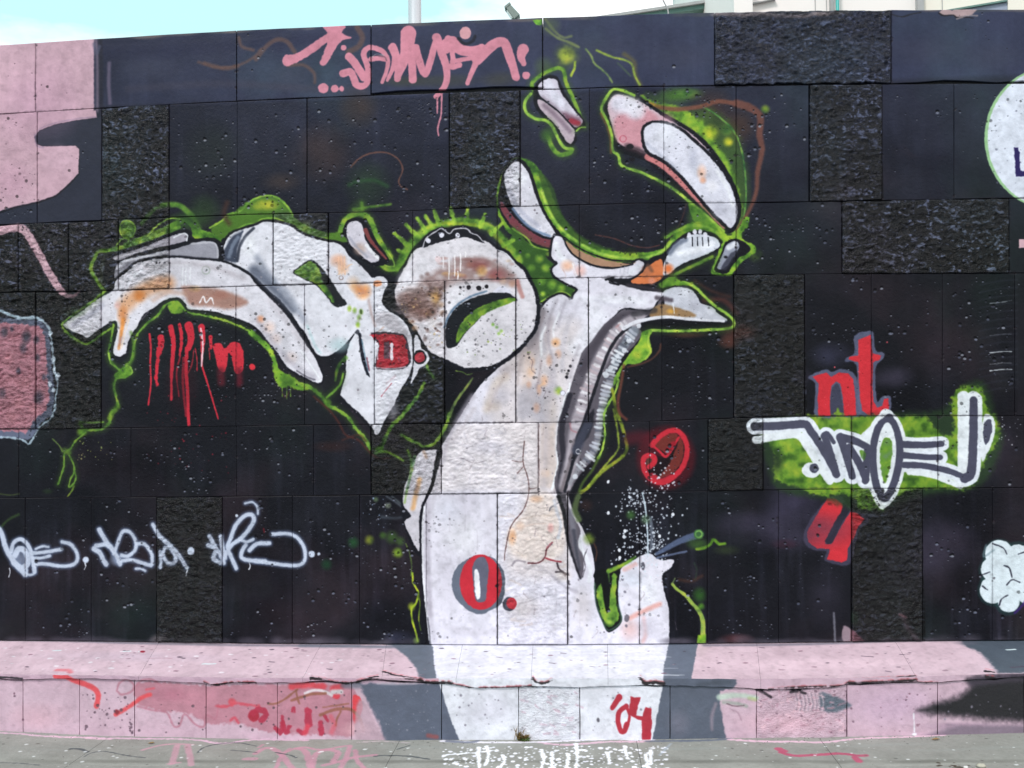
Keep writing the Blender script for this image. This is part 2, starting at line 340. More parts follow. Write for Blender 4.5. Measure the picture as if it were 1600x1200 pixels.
B((240, 160, 120), 1098, 283, 7, .6); B((236, 232, 240), 1112, 292, 14, .7); S((170, 172, 190), 5, "1010 226 1035 246 1060 268", 5, .5); S((238, 238, 244), 5, "1120 268 1136 296 1144 322", 5, .7)
O((190, 190, 200), 1019, 220, 3, w=1, a=.6)
S(GB, 4.5, "990 150 970 142 956 142 945 157 939 172 948 190 955 212 957 236 966 244 971 260 1000 270 1030 284 1054 298 1075 315 1100 335 1118 352 1130 362", 2)
S((120, 84, 50), 3, "938 178 948 200 953 220 954 240", 3, .6)
F((104, 154, 50), "1075 318 1086 350 1100 350 1130 368 1124 360 1106 342", 3, .9); B((70, 112, 48), 1090, 340, 22, .7)

# ---- left horn of the middle figure and its green sweep
F((98, 146, 50), "778 290 790 262 806 248 824 250 840 262 856 290 866 316 880 342 905 370 940 388 985 396 1030 391 1046 374 1062 356 1085 348 1110 350 1130 362 1128 374 1108 364 1086 361 1066 370 1050 388 1034 400 1000 410 950 410 905 397 874 372 848 330 836 290 822 262 806 258 790 276 786 300 790 330 820 362 850 378 858 390 838 396 812 378 788 356 776 326", 3, n=1.4)
F((48, 74, 36), "840 268 862 290 872 320 884 345 908 369 940 385 960 390 930 390 900 375 872 350 856 320", 4, .8)
S((150, 190, 80), 4, "846 300 858 332 876 358 900 378 930 394 960 402 1000 404 1030 396 1052 376", 3, .9)
B((150, 176, 56), 985, 400, 26, .9, ry=8); B((24, 34, 24), 985, 392, 12, .7, ry=7); S((30, 36, 28), 1.2, "968 396 974 388 976 398 984 388 984 400 990 390 994 398", 1, .8)
S((100, 60, 56), 2, "930 368 960 374 985 384 1010 388 1030 384", 2, .7); S((96, 60, 52), 2, "1072 320 1062 350 1048 370", 3, .5)
F(BK, "782 290 786 270 797 254 810 249 822 256 832 275 840 300 849 325 861 347 874 364 876 378 866 394 842 388 814 374 794 354 780 330 778 312", 2)
F((116, 60, 70), "783 316 800 337 820 356 843 371 864 377 863 388 842 384 817 370 796 350 783 330", 1.5)
F((218, 214, 226), "788 275 797 259 808 254 818 260 827 276 834 300 844 325 857 349 868 366 862 372 845 367 822 350 802 326 791 300", 1.6)
S((112, 132, 164), 4, "801 327 814 344 832 359 858 370", 4, .9); S((170, 170, 190), 7, "795 300 812 330 840 354", 6, .6); B((240, 240, 246), 812, 280, 16, .6)
D([(90, 80, 90)], 792, 262, 850, 360, 14, .8, 1.8, .7, h=.2)

# ---- dark-green bib left of the middle figure
F((52, 84, 38), "800 357 816 370 828 384 842 388 856 392 852 402 862 410 868 417 862 428 866 436 882 442 898 452 900 462 892 469 888 462 874 458 858 464 846 474 838 480 832 462 826 440 812 416 800 400", 3, n=1.2)
for x, y, r in ((824, 401, 6), (842, 405, 9), (852, 420, 9), (830, 420, 8), (846, 440, 9), (862, 446, 10), (876, 452, 9), (856, 398, 5), (848, 460, 6)): B((132, 178, 64), x, y, r, .9)
S(GB, 2.5, "800 358 822 372 834 386 856 392", 2, .8); S(GB, 2.6, "838 480 846 472 860 464 874 457 888 461 893 469 897 455", 2, .9)

# ---- the tall white figure
TR = "865 373 872 370 879 374 883 384 892 397 906 408 926 417 950 421 970 419 986 415 996 408 1004 409 1007 414 1003 424 990 433 972 442 960 443 950 437 944 437 976 447 1012 455 1037 459 1026 472 1015 485 975 482 958 496 940 512 926 532 910 550 904 567 897 587 891 607 881 635 872 662 869 700 872 725 866 752 869 770"
TR2 = " 877 782 884 800 893 812 906 822 914 836 922 852 928 880 929 915 931 945 941 972 951 988 971 972 967 950 965 922 967 900 972 886 990 875 1002 868 1015 865 1030 875 1052 875 1047 888 1036 896 1034 906 1038 928 1044 950 1045 970 1045 990 1045 1002 1045 1012 1042 1014 900 1014 676 1014 672 1012 671 1002 670 985 665 950 661 915 660 880 660 830 664 785 671 762 679 740 687 705 696 688 713 660 733 628 750 603 778 576 806 552 821 537 835 515 840 500 846 482 860 467 878 461 893 469 897 460 902 452 882 442 866 431 863 421 871 412 861 401"
S(BK, 7, TR + TR2, 3, .95, closed=True); F(BK, TR + TR2, 4)
F((221, 216, 229), TR + TR2, 1.7, n=.5)
F((216, 205, 208), "800 560 850 520 900 500 910 540 895 590 880 640 870 700 868 770 890 860 880 900 800 900 790 850 815 790 800 700 760 640", 30, .8)
S((110, 102, 108), 16, "846 488 842 512 830 536 812 552", 14, .8); S((160, 146, 150), 20, "856 500 850 530 826 556 790 580", 18, .6)
S((234, 232, 242), 24, "905 480 935 500 900 545", 18, .8); S((234, 232, 242), 14, "905 470 960 470 1005 472", 10, .8); S((236, 236, 244), 8, "868 382 874 400 890 415", 6, .8)
S((190, 186, 198), 7, "850 548 846 520 858 490 866 476", 6, .5); S((240, 240, 246), 4, "846 560 845 530 852 512", 4, .8); S((240, 240, 246), 3, "868 540 864 515 874 490", 4, .7)
B((236, 180, 150), 886, 416, 14, .8, ry=12); B((232, 176, 166), 906, 424, 13, .6); S((240, 240, 246), 1.4, "894 412 898 425 901 432", 1, .9); S((190, 150, 140), 1, "878 420 884 432 880 436", 1.4, .6)
B((226, 172, 130), 868, 536, 10, .8); B((226, 172, 130), 829, 582, 9, .8, ry=12); B((222, 188, 176), 850, 598, 16, .7); S((222, 196, 184), 18, "826 560 824 600 835 625", 14, .6)
S((206, 190, 180), 12, "760 640 775 600 790 590", 12, .7); B((196, 180, 172), 772, 632, 16, .7); B((206, 196, 196), 800, 560, 30, .6)
F((178, 172, 182), "812 612 832 598 862 600 870 622 862 644 866 660 848 664 830 654 814 658 806 636", 16, .85); S((222, 178, 140), 4, "842 604 850 600", 4, .5)
F((214, 196, 190), "845 662 868 660 866 700 870 725 864 765 843 760", 7, .8, sm=0); B((196, 178, 176), 856, 700, 14, .6, ry=34); B((222, 190, 168), 852, 740, 10, .7)
S((238, 240, 246), 4, "889 610 880 636 873 662 870 698 872 725 866 752 862 764", 2, .95)
for x, y, r in ((895, 564, 1.6), (891, 573, 2.4), (888, 580, 2.2), (885, 590, 2.6)): O((18, 16, 22), x, y, r, n=.2)
B((120, 160, 60), 871, 611, 9, .95); O(WH, 879, 615, 4); O((120, 120, 130), 879, 615, 4, w=1, a=.7); S((240, 240, 246), 3, "890 600 888 612 883 620 880 632", 1.5, .9)
F((228, 218, 222), "686 706 714 664 838 662 838 700 822 766 674 768", 10, .7, sm=0)
for i in range(26):
    x = random.uniform(700, 830); y = random.uniform(668, 760); S((184, 178, 190), 3, [x, y, x + random.uniform(-14, 14), y + random.uniform(3, 12), x + random.uniform(-20, 20), y + random.uniform(8, 16)], 3, .4)
for i in range(40):
    x = random.uniform(790, 880); y = random.uniform(780, 985); S(random.choice([(190, 182, 192), (238, 234, 240), (222, 200, 190)]), 3, [x, y, x + random.uniform(-12, 12), y + random.uniform(2, 9), x + random.uniform(-18, 18), y + random.uniform(4, 12)], 3, .4)
F((230, 212, 202), "828 774 858 772 880 800 884 850 868 872 830 878 802 868 792 850 800 820 818 800", 12, .6)
B((232, 176, 136), 800, 838, 9, .9, ry=18); B((226, 180, 150), 838, 780, 14, .7, ry=8); B((236, 184, 150), 812, 822, 10, .5); S((210, 190, 180), 2, "812 812 840 806 862 806", 3, .5); S((214, 186, 176), 2, "806 826 830 820 852 818", 3, .5)
CK = (116, 84, 84)
S(CK, 1.8, "819 690 817 722 824 745 826 770 818 796 802 816 795 832 789 862 788 875", 1.2, .9); S(CK, 1.4, "800 720 810 722 817 722", 1.2, .7); S(CK, 1.6, "817 730 808 740", 1.2, .7)
S(CK, 1.2, "842 663 841 700 842 745 840 761 828 764", 1, .9); S(CK, 1, "842 757 834 764 828 765", 1, .7)
S((110, 44, 54), 2.4, "862 848 854 858 852 868 847 876 838 880 825 880", 1.6, .9); S((180, 60, 74), 2.4, "852 872 864 876 876 878", 1.5, .9); S((70, 52, 62), 3, "870 880 874 890 884 898", 2, .9)
S((66, 54, 64), 2.6, "868 894 878 894 888 899", 1.6, .9); S((190, 110, 120), 2, "862 848 854 856", 2, .8); B((222, 150, 150), 860, 825, 7, .7, ry=10); B((150, 190, 190), 872, 840, 4, .4)
S((120, 110, 122), 3, "800 884 806 876 820 878", 3, .6); S((150, 146, 160), 2, "860 930 845 932 825 940 812 943", 3, .6); S((84, 84, 100), 2, "884 780 862 792 858 798", 2, .6)
D([(140, 130, 140), (110, 100, 110)], 670, 560, 1040, 1000, 160, .7, 1.8, .55, h=.35)
B((206, 208, 222), 985, 905, 30, .8, ry=18); B((234, 234, 242), 1015, 930, 24, .6, ry=40); B((196, 196, 210), 700, 800, 30, .6); B((238, 236, 242), 720, 840, 40, .5)
S((222, 158, 150), 7, "984 966 1005 955 1030 944", 6, .8); S((222, 160, 154), 6, "1005 966 1008 990 1004 1002", 7, .6); B((216, 164, 158), 985, 985, 22, .6); O((84, 80, 92), 979, 966, 4, 6, a=.8); S((216, 150, 140), 7, "975 890 992 882", 5, .5)
for x, y in ((972, 905), (976, 925), (983, 945), (978, 978)): O((100, 96, 110), x, y, 2, a=.8, n=.8)
O((60, 58, 70), 1004, 885, 3, 6, a=.8); S((200, 206, 222), 2, "967 900 966 925 968 950", 1.2, .9)
for t, w, c, a in (("905 468 890 500 880 540 878 580", 7, (196, 190, 200), .6), ("870 470 858 500 856 530 862 560", 4, (150, 142, 152), .6), ("884 470 876 492 872 510", 3, (140, 132, 144), .5), ("820 545 812 570 808 600", 5, (176, 160, 160), .6),
    ("846 560 842 590 838 606", 3, (150, 132, 136), .6), ("790 585 776 610 764 640", 4, (186, 168, 166), .6), ("740 640 722 668 708 690", 8, (196, 186, 194), .5), ("930 470 960 478 990 476", 5, (196, 192, 206), .6), ("905 540 896 565 890 590", 5, (180, 172, 182), .6),
    ("690 720 682 760 672 800", 7, (190, 184, 196), .5), ("668 860 668 900 672 960 678 1000", 6, (196, 190, 204), .5), ("862 580 866 620 860 660", 10, (190, 182, 190), .5), ("760 780 764 830 758 880", 12, (206, 200, 212), .5), ("700 980 740 990 780 985", 10, (204, 198, 210), .5)):
    S(c, w, t, 6, a, n=1.4)
for x, y in ((842, 604), (850, 590), (832, 560), (858, 558), (826, 596), (872, 548), (838, 632)): B(random.choice([(228, 170, 128), (222, 176, 150), (206, 150, 120)]), x, y + 6, random.uniform(5, 8), .6, ry=random.uniform(8, 14))
S((110, 96, 104), 1.5, "826 560 832 566 830 578 836 584", 1.2, .7); S((110, 96, 104), 1.4, "845 606 852 612 848 622", 1.2, .6); S((90, 78, 88), 1.4, "700 720 720 716 740 724 760 720", 1.2, .4)
for x, y, l in ((726, 790, 40), (702, 800, 30), (745, 830, 30), (868, 920, 40), (905, 930, 50)): S((206, 200, 212), 2, [x, y, x + 1, y + l * .5, x, y + l], 1.4, .7)
for x, y, r, q in ((760, 700, 40, 16), (730, 780, 30, 30), (700, 900, 26, 60), (860, 640, 14, 40), (900, 480, 30, 20), (820, 950, 40, 26), (910, 950, 20, 40), (1010, 980, 24, 24), (780, 620, 26, 20), (840, 760, 16, 20), (880, 900, 16, 12)):
    B(random.choice([(204, 192, 192), (198, 192, 206), (212, 196, 186)]), x, y, r, .55, ry=q)
S((168, 160, 172), 9, "738 620 716 655 698 690 692 720", 9, .6); S((176, 168, 182), 8, "668 770 668 820 668 880 672 960", 8, .6); S((180, 172, 184), 8, "866 560 858 620 852 690 850 760", 12, .45); S((150, 142, 156), 5, "862 900 880 916 900 925", 5, .4)
for _ in range(26):
    x, y = random.choice([(850, 700), (845, 800), (830, 900), (890, 940), (760, 690), (980, 940)]); x += random.gauss(0, 26); y += random.gauss(0, 36)
    S((150, 134, 142), .9, [x, y, x + random.uniform(-5, 5), y + random.uniform(3, 8), x + random.uniform(-9, 9), y + random.uniform(8, 18)], 1.2, .45, n=1.4)
# green V between the legs
F((16, 18, 20), "930 892 966 890 967 902 965 922 966 950 970 970 951 985 941 970 932 945 929 915", 1.5)
F(GR, "931 924 939 912 944 940 948 958 952 946 954 915 957 896 963 902 962 925 963 948 967 966 952 980 943 972 935 948", 2.4, n=1.2); B((160, 190, 80), 951, 973, 10, .8, ry=6); S((14, 16, 16), 5, "945 900 944 930 947 954", 2.4, w2=2)
S((58, 84, 72), 2.5, "929 912 931 942 941 970 951 985 970 970 965 945", 2, .8)

# ---- ribbed fold down the right side of the figure
F((92, 86, 96), "976 484 1015 487 1037 463 1052 472 1040 496 1012 504 1000 512 1002 524 990 541 975 556 962 576 955 600 944 630 940 660 937 690 930 714 912 734 898 755 888 772 896 800 905 822 908 850 912 880 907 906 896 880 888 850 884 820 878 795 870 772 866 752 872 725 869 700 872 662 881 635 891 607 897 587 904 567 910 550 926 532 940 512 958 496", 2)
S((70, 64, 74), 12, "1000 490 965 500 940 524 922 552 908 582", 8, .8)
S((42, 40, 50), 9, "890 618 881 648 877 680 880 715 876 745 874 768", 4, .95)
def ribs(t, L, col, gap, w, jit=2.0):
    p = spline(pts(t), False, 10); d = np.r_[0, np.cumsum(np.hypot(*np.diff(p, axis=0).T))]
    for u in np.arange(0, d[-1], gap):
        x = np.interp(u, d, p[:, 0]); y = np.interp(u, d, p[:, 1]); x2 = np.interp(u + 4, d, p[:, 0]); y2 = np.interp(u + 4, d, p[:, 1])
        tx, ty = x2 - x, y2 - y; m = math.hypot(tx, ty) + 1e-6; nx, ny = -ty / m, tx / m; l = L * random.uniform(.35, .6)
        cc = random.choice(col); j = random.uniform(-jit, jit)
        S(cc, w * random.uniform(.7, 1.2), [x - nx * l + j, y - ny * l, x + j, y + random.uniform(-1, 1), x + nx * l + j, y + ny * l], 1.8, random.uniform(.6, .95))
S((184, 174, 184), 20, "1000 498 978 508 962 522 950 542 940 560 928 585 918 610 908 640 900 670 896 700 890 730 882 760", 8, .85)
ribs("978 508 962 522 950 542 940 560 928 585 918 610 908 640 902 668", 16, [(206, 198, 206), (224, 220, 228), (146, 134, 142), (190, 170, 178)], 7.5, 4.6, 3)
ribs("974 510 960 524 948 544 938 562 926 587 916 612 906 642", 10, [(230, 226, 232)], 15, 4, 3)
F((28, 28, 36), "928 640 926 664 918 684 908 696 902 714 894 728 889 718 897 698 900 680 911 664 920 648", 4, .9)
S((108, 98, 104), 8, "898 690 892 720 884 748 878 766", 5, .8)
S((24, 24, 32), 5, "984 512 972 520 960 534 950 552 942 572 934 594 926 618 918 642 910 664 901 690 896 716 890 740 882 768", 2.4, .95)
S((60, 62, 78), 14, "918 664 908 684 900 704", 6, .9); O((196, 196, 206), 903, 706, 3.5, w=1.2)
S((128, 134, 146), 15, "990 518 978 536 966 556 958 576", 5, .9, w2=10); S((150, 148, 158), 13, "954 596 944 622 938 650 935 676 930 700 916 718 902 736 890 756", 4, .9, w2=6)
ribs("990 520 978 536 966 556 956 578 952 592 944 620 938 650 936 672 930 700 918 718 904 735", 13, [(214, 218, 228), (190, 192, 206), (84, 86, 100), (232, 232, 240)], 6.4, 3.8)
for x, y, r in ((982, 533, 4), (975, 548, 4), (964, 557, 3.5), (957, 566, 3), (954, 576, 4), (946, 586, 5), (898, 745, 4.5), (998, 510, 4)): O((222, 224, 234), x, y, r, a=.85)
S((196, 120, 120), 2, "968 507 962 512", 3, .6); S((170, 100, 110), 2.4, "890 662 892 672 900 676", 3, .5); S((206, 200, 210), 4, "886 776 890 792 896 806 906 822 912 836 914 842", 2, .95, w2=3)
S((24, 24, 32), 6, "872 776 880 800 884 826 888 850 898 880 906 904", 3, .9, w2=3); S((120, 118, 130), 9, "890 800 896 830 900 860 904 884", 6, .8, w2=4); S((60, 60, 72), 6, "896 830 900 860 905 890", 4, .8, w2=3)
S((232, 232, 240), 6, "908 838 906 852 914 868 922 890 920 908", 3, .9); S((80, 74, 84), 1.4, "917 858 912 872 914 886 910 902", 1.2, .8); S((200, 200, 212), 5, "866 782 870 800 876 820 872 840", 4, .8)

# ---- beak at the right
F(BK, "1004 500 1030 480 1040 452 1058 446 1082 450 1100 468 1122 484 1142 500 1142 512 1100 515 1012 515 1002 512", 2.4)
F((196, 196, 208), "1036 458 1045 452 1058 449 1076 452 1088 462 1094 474 1106 478 1117 484 1120 490 1135 500 1128 504 1090 500 1050 498 1030 496 1038 478", 1.6)
F((150, 118, 84), "1020 482 1034 476 1060 482 1082 490 1084 496 1050 497 1016 496", 4, .95); B((206, 156, 72), 1050, 487, 12, .9, ry=6); S((66, 56, 66), 7, "1026 466 1038 468 1048 470", 5, .8); S((236, 236, 242), 1.8, "1051 475 1053 490", 1.2)
S((226, 224, 234), 6, "974 514 990 505 1010 500 1040 496 1080 500 1130 503", 2, w2=4); B((168, 166, 180), 1085, 478, 12, .6); B((222, 222, 232), 1070, 458, 12, .6); B((226, 226, 236), 1108, 488, 10, .6)
F((16, 16, 22), "1012 503 1050 502 1132 505 1138 511 1090 513 1012 514", 1.4); S((46, 44, 50), 9, "990 492 1010 488 1022 486", 5, .7)
B((96, 56, 48), 1155, 520, 38, .9, ry=18); B((108, 62, 52), 1138, 535, 22, .8, ry=14); B((72, 44, 38), 1075, 524, 40, .8, ry=7); S((96, 54, 48), 8, "1100 470 1130 470 1150 490", 9, .6); S((84, 52, 44), 4, "1085 440 1110 455 1140 465", 8, .6)
S(GB, 4.2, "1034 449 1046 444 1068 442 1086 450 1100 464 1118 480 1136 492 1146 503 1142 513 1110 516 1060 518 1016 517 1006 521", 2)
F((110, 156, 50), "1034 449 1028 440 1050 434 1064 440 1078 446 1060 447", 3, .9); F((116, 164, 56), "1004 519 1018 517 1014 530 1018 548 1008 562 996 569 980 570 972 578 964 596 958 604 960 590 972 570 986 550 998 534", 2.4)
S((160, 190, 76), 3, "1014 520 1012 536 1016 550 1008 562", 2, .9); B((150, 170, 60), 996, 556, 10, .8)
S((100, 62, 50), 3, "980 574 1002 569 1020 560 1030 548 1032 538", 3, .7)
S(GB, 3.2, "966 594 962 610 955 624 946 640 943 655 945 680 940 704 934 716", 1.6, n=1.2); S((128, 146, 48), 5, "956 608 962 640 972 668 979 696 974 712 950 730 932 746 918 762 907 770", 3, .9, n=1.3)
S((150, 172, 60), 3, "958 640 964 670 966 700 955 716 938 736 918 760", 3, .8, n=1.3); S((84, 110, 44), 4, "935 715 925 735 910 755 904 770", 4, .7); S((112, 62, 52), 4.5, "974 572 970 600 965 628 968 646 978 656", 4, .8)
S((88, 104, 66), 9, "903 776 898 796 904 812", 5, .8); B((110, 134, 50), 920, 842, 12, .95); S((96, 60, 46), 2.5, "928 850 932 862 930 876", 2, .6); B((60, 40, 38), 915, 790, 14, .6)

# ---- ankle, foot and little capsule
F(BK, "950 436 990 434 1008 412 1020 402 1036 396 1056 376 1074 364 1100 362 1122 368 1130 378 1128 390 1098 406 1060 420 1046 432 1026 446 1012 456 976 447", 3)
F((212, 120, 74), "986 438 1002 426 1016 414 1032 406 1036 420 1036 432 1024 442 1010 444 990 444", 2); B((170, 110, 84), 1010, 424, 12, .7); B((224, 150, 130), 1018, 440, 8, .7); S((90, 66, 56), 5, "1012 414 1018 424", 5, .6)
F((208, 210, 222), "1036 430 1037 412 1046 394 1056 381 1073 370 1086 367 1100 368 1114 371 1122 376 1124 386 1114 393 1095 402 1070 411 1056 419 1046 428", 1.6)
B((222, 118, 66), 1044, 421, 11, .95); S((96, 104, 124), 8, "1046 396 1058 382 1070 376", 6, .8); S((238, 238, 246), 9, "1060 396 1085 392 1112 382", 6, .8)
for x, y in ((1076, 368), (1085, 363), (1093, 363), (1101, 368)): O(WH, x, y, 3.2, 4)
for x in (1081, 1089, 1097, 1106): S((28, 28, 36), 1.5, [x, 372, x + .5, 385], 1)
O((24, 22, 30), 1070, 372, 2.5, a=.8)
S(GR, 5, "1040 372 1056 362 1078 354 1100 355 1118 364 1130 376", 2.6); F((112, 160, 52), "1118 350 1132 366 1146 366 1164 340 1170 350 1158 372 1178 384 1180 396 1166 404 1150 420 1140 432 1116 430 1110 424 1120 398 1128 378 1124 366", 2.2, n=1.4)
F(BK, "1126 396 1132 380 1146 374 1160 378 1172 388 1168 396 1154 404 1144 416 1136 428 1118 426 1116 418", 1.8)
F((150, 152, 170), "1128 400 1134 384 1146 378 1154 382 1152 392 1144 404 1136 416 1126 422 1120 418", 1.5); S((224, 224, 234), 8, "1138 388 1148 382", 4, .95); F((48, 48, 62), "1126 420 1140 398 1152 392 1144 408 1134 422", 3, .8); O((20, 20, 26), 1133, 403, 3, 2, a=.9)
S(GB, 2, "1116 425 1114 420 1122 402", 1.4, .9); B((96, 124, 50), 1180, 400, 14, .5)
S(GR, 5, "1034 448 1050 436 1058 428 1074 420 1100 408 1112 402", 3, .8); B((100, 140, 50), 1050, 436, 10, .6)
F((170, 132, 108), "884 378 900 389 925 401 955 409 985 413 992 411 978 417 950 418 926 414 906 405 892 394", 1.5); S(BK, 2.6, "882 372 900 386 925 398 955 407 990 409", 1.6, .95); S(BK, 2.4, "884 384 892 396 908 407 928 416 950 420 970 418 988 414", 1.4, .95)
S((16, 16, 22), 2.6, "946 438 958 434 952 442 966 446", 1.6); S((222, 222, 232), 6, "984 428 998 416", 3, .9); S(BK, 2.2, "952 436 960 444 974 443 992 434 1004 424 1007 412 1000 407", 1.3)
for x in (970, 976, 982): S((170, 170, 184), 1.2, [x, 417, x - 2, 428], 1.4, .6)
S((54, 48, 56), 5, "980 446 1005 450 1030 455", 5, .8)

# ---- ring
S(GR, 12, "622 420 632 398 648 376 664 362 688 352 715 347 740 349 764 356 782 372 796 390 812 408", 5, n=1.6)
S((168, 184, 56), 5, "668 357 690 350 714 350 742 352", 4, .8); S((156, 170, 60), 6, "764 362 780 376 790 390", 4, .8)
for a, b, c, d in ((637, 384, 616, 366), (652, 370, 634, 352), (664, 362, 652, 342), (686, 352, 678, 330), (708, 348, 704, 326), (728, 348, 730, 328), (750, 354, 758, 336), (768, 366, 784, 350), (640, 400, 622, 392), (676, 356, 664, 338), (786, 384, 802, 376)):
    S((136, 180, 62), 8, [a, b, c, d], 3.5, .9, w2=3, n=1.4)
RG = "617 455 624 434 634 415 646 393 662 386 676 380 700 376 725 371 747 374 763 380 776 391 790 397 802 411 815 421 826 440 835 460 838 485 834 511 822 531 807 546 790 560 770 571 746 575 725 575 704 565 676 553 664 540 650 516 634 496 620 474"
F(BK, "611 455 620 430 632 408 645 388 657 378 668 366 686 356 700 358 712 354 730 354 742 362 756 368 764 376 778 386 794 393 806 407 820 418 832 440 841 460 844 485 840 514 826 535 810 552 792 566 772 577 746 581 722 581 700 571 672 558 658 543 644 520 628 500 614 478", 2.4)
F((216, 210, 218), RG, 2, n=1)
F((116, 82, 76), "618 470 632 452 660 436 690 418 722 404 760 404 796 424 812 446 800 448 770 440 730 440 700 452 688 470 686 490 676 500 662 500 648 496 630 484", 12, .62)
for _ in range(70):
    x = random.uniform(618, 700); y = random.uniform(425, 540)
    if (x - 612) * .9 + 415 < y + 60: B(random.choice([(214, 208, 216), (122, 84, 74), (90, 68, 66), (168, 130, 100), (206, 198, 204), (104, 72, 66)]), x, y, random.uniform(4, 11), .6, ry=random.uniform(3, 8))
for _ in range(40): B(random.choice([(226, 220, 226), (150, 92, 80), (196, 150, 96), (112, 66, 62)]), random.uniform(690, 800), random.uniform(404, 436), random.uniform(5, 12), .5, ry=random.uniform(3, 6))
B((230, 226, 234), 640, 440, 26, .8); B((120, 84, 76), 650, 478, 32, .8); B((70, 56, 60), 625, 486, 18, .7); B((132, 76, 76), 746, 414, 26, .9, ry=13); B((140, 78, 80), 776, 430, 22, .8, ry=14); B((190, 146, 86), 752, 424, 12, .8)
B((168, 128, 74), 680, 466, 10, .8, ry=20); B((206, 200, 206), 740, 394, 40, .6, ry=10); B((226, 222, 230), 712, 456, 24, .6); B((228, 224, 232), 720, 545, 30, .8); B((226, 222, 230), 660, 415, 16, .6); B((184, 140, 120), 800, 444, 8, .8); B((196, 164, 146), 786, 440, 8, .7)
S((172, 110, 104), 7, "808 440 812 454 816 464", 4, .7); B((206, 198, 200), 676, 505, 14, .6); B((150, 110, 96), 668, 490, 12, .6); S((234, 232, 240), 7, "700 520 694 498 706 478 724 460", 5, .7)
F((26, 28, 34), "697 541 696 512 705 491 720 476 740 466 765 459 782 456 794 458 802 464 808 470 800 472 775 482 756 492 742 506 728 520 714 540 706 544", 2)
S((70, 100, 130), 3, "694 512 702 492 717 475 738 463 760 456", 3, .8)
F((104, 144, 52), "712 532 719 509 735 490 755 478 778 470 798 466 806 469 800 473 775 483 755 493 740 507 726 521 715 536", 2); S((70, 100, 44), 4, "716 526 726 506 744 488 770 476", 4, .7)
for x, y, r in ((719, 450, 2), (732, 450, 3.6), (748, 451, 4), (760, 449, 3)): O((30, 26, 32), x, y, r, n=.5)
F(WH, "770 458 782 448 793 452 800 460 790 458", 1.6)
for x, y, l in ((692, 402, 18), (701, 403, 34), (710, 400, 32), (719, 398, 26), (727, 394, 8), (715, 425, 12)): S((238, 232, 236), 1.8, [x, y, x + .5, y + l * .5, x, y + l], 1, .95)
O((232, 206, 210), 684, 406, 5, a=.8)
F((22, 22, 30), "660 388 666 374 676 366 688 360 700 364 712 360 728 360 738 367 750 373 757 381 744 377 725 371 700 376 678 382", 1.6)
S((206, 202, 212), 1.8, "660 390 664 376 672 368 682 362 690 358 702 366 710 359 728 358 736 365 746 369 754 378", 1.2, .9); S((206, 202, 212), 1.6, "640 420 646 402 652 394", 1.2, .8)
for x, y in ((669, 377), (690, 368), (715, 369)): O(WH, x, y, 3.8)
D([(110, 140, 60), (90, 90, 96), (60, 56, 64)], 720, 500, 830, 560, 50, .8, 2.2, .7, h=.3); D([(120, 84, 74), (70, 56, 56), (200, 170, 120)], 625, 450, 695, 545, 120, .8, 2.6, .6, h=.35)
for x, y in ((776, 512), (783, 518), (770, 508), (779, 522)): B((132, 176, 80), x, y, 4, .9)
S((235, 235, 242), 2, "776 391 790 397 802 410", 1.2, .9)

# ---- capsule between the two letters
S(GR, 9, "512 371 530 368 535 352 545 340 562 334 578 344 588 368 598 386 610 402", 3, n=1.4); S(GR, 7, "594 413 604 421 618 421 628 411 636 396 646 380", 3); S(GB, 2, "596 412 606 417 616 416 612 404 604 392", 1.6, .8)
S(GR, 7, "566 336 565 318", 5, .8, w2=3); S((100, 150, 54), 4, "552 328 580 324 610 320", 4, .7); B(GD, 560, 330, 22, .5)
F(BK, "536 360 542 346 556 341 568 344 580 362 590 380 602 396 608 410 596 416 580 416 562 406 546 390 538 374", 2)
F((206, 200, 212), "541 360 545 350 555 346 564 350 568 362 572 378 582 392 592 402 591 409 580 411 565 401 550 386 543 373", 1.7); B((176, 150, 138), 562, 390, 14, .6); S((150, 150, 166), 4, "546 372 558 388 574 402", 4, .7); S((236, 236, 242), 4, "572 384 584 398 590 404", 3, .9)
S((122, 62, 64), 7, "571 360 577 374 588 388 603 405", 2, w2=3)

# ---- letter shape with the grey ball (second from the left)
F((78, 116, 42), "330 358 348 343 368 331 384 318 404 309 430 308 448 321 460 340 480 354 512 365 532 365 542 378 512 377 480 368 455 354 432 346 410 347 385 355 364 368 352 372 340 376", 3, .95, n=1.4)
B((146, 158, 50), 415, 322, 28, .95, ry=12); B((100, 130, 60), 470, 356, 26, .6, ry=14); S((130, 176, 66), 3, "328 357 348 345 356 336 376 330 390 316 412 307 432 309 448 322 458 338", 2, .9); B((60, 84, 50), 440, 338, 24, .8, ry=12)
S((130, 176, 66), 2.5, "360 365 384 352 400 350 408 344 430 342 452 352 476 366 512 374", 1.8, .9)
NS = "346 406 349 388 360 368 382 359 400 353 412 348 432 349 455 355 470 366 492 374 513 379 527 381 537 388 546 401 560 413 573 426 582 435 593 432 603 436 606 446 600 456 597 474 607 486 622 495 635 508 643 526 645 542 645 570 636 594 626 610 614 636 602 656 592 678 586 678 580 667 560 645 536 623 533 612 540 587 541 562 545 540 554 522 546 530 536 542 522 552 510 557 497 555 487 541 479 524 469 511 455 490 438 470 422 456 407 441 390 427 370 415"
S(BK, 8, NS, 3, .95, closed=True); F((218, 216, 226), NS, 1.8, n=.7)
F((54, 60, 78), "350 405 352 388 362 370 380 361 376 374 371 392 370 410 360 410", 4, .95); S((222, 222, 232), 3, "352 386 362 370 376 362", 3, .6); S((44, 48, 62), 5, "371 408 374 388 384 370 396 358", 3, .9); S((130, 140, 160), 6, "358 402 364 384 372 372", 4, .7)
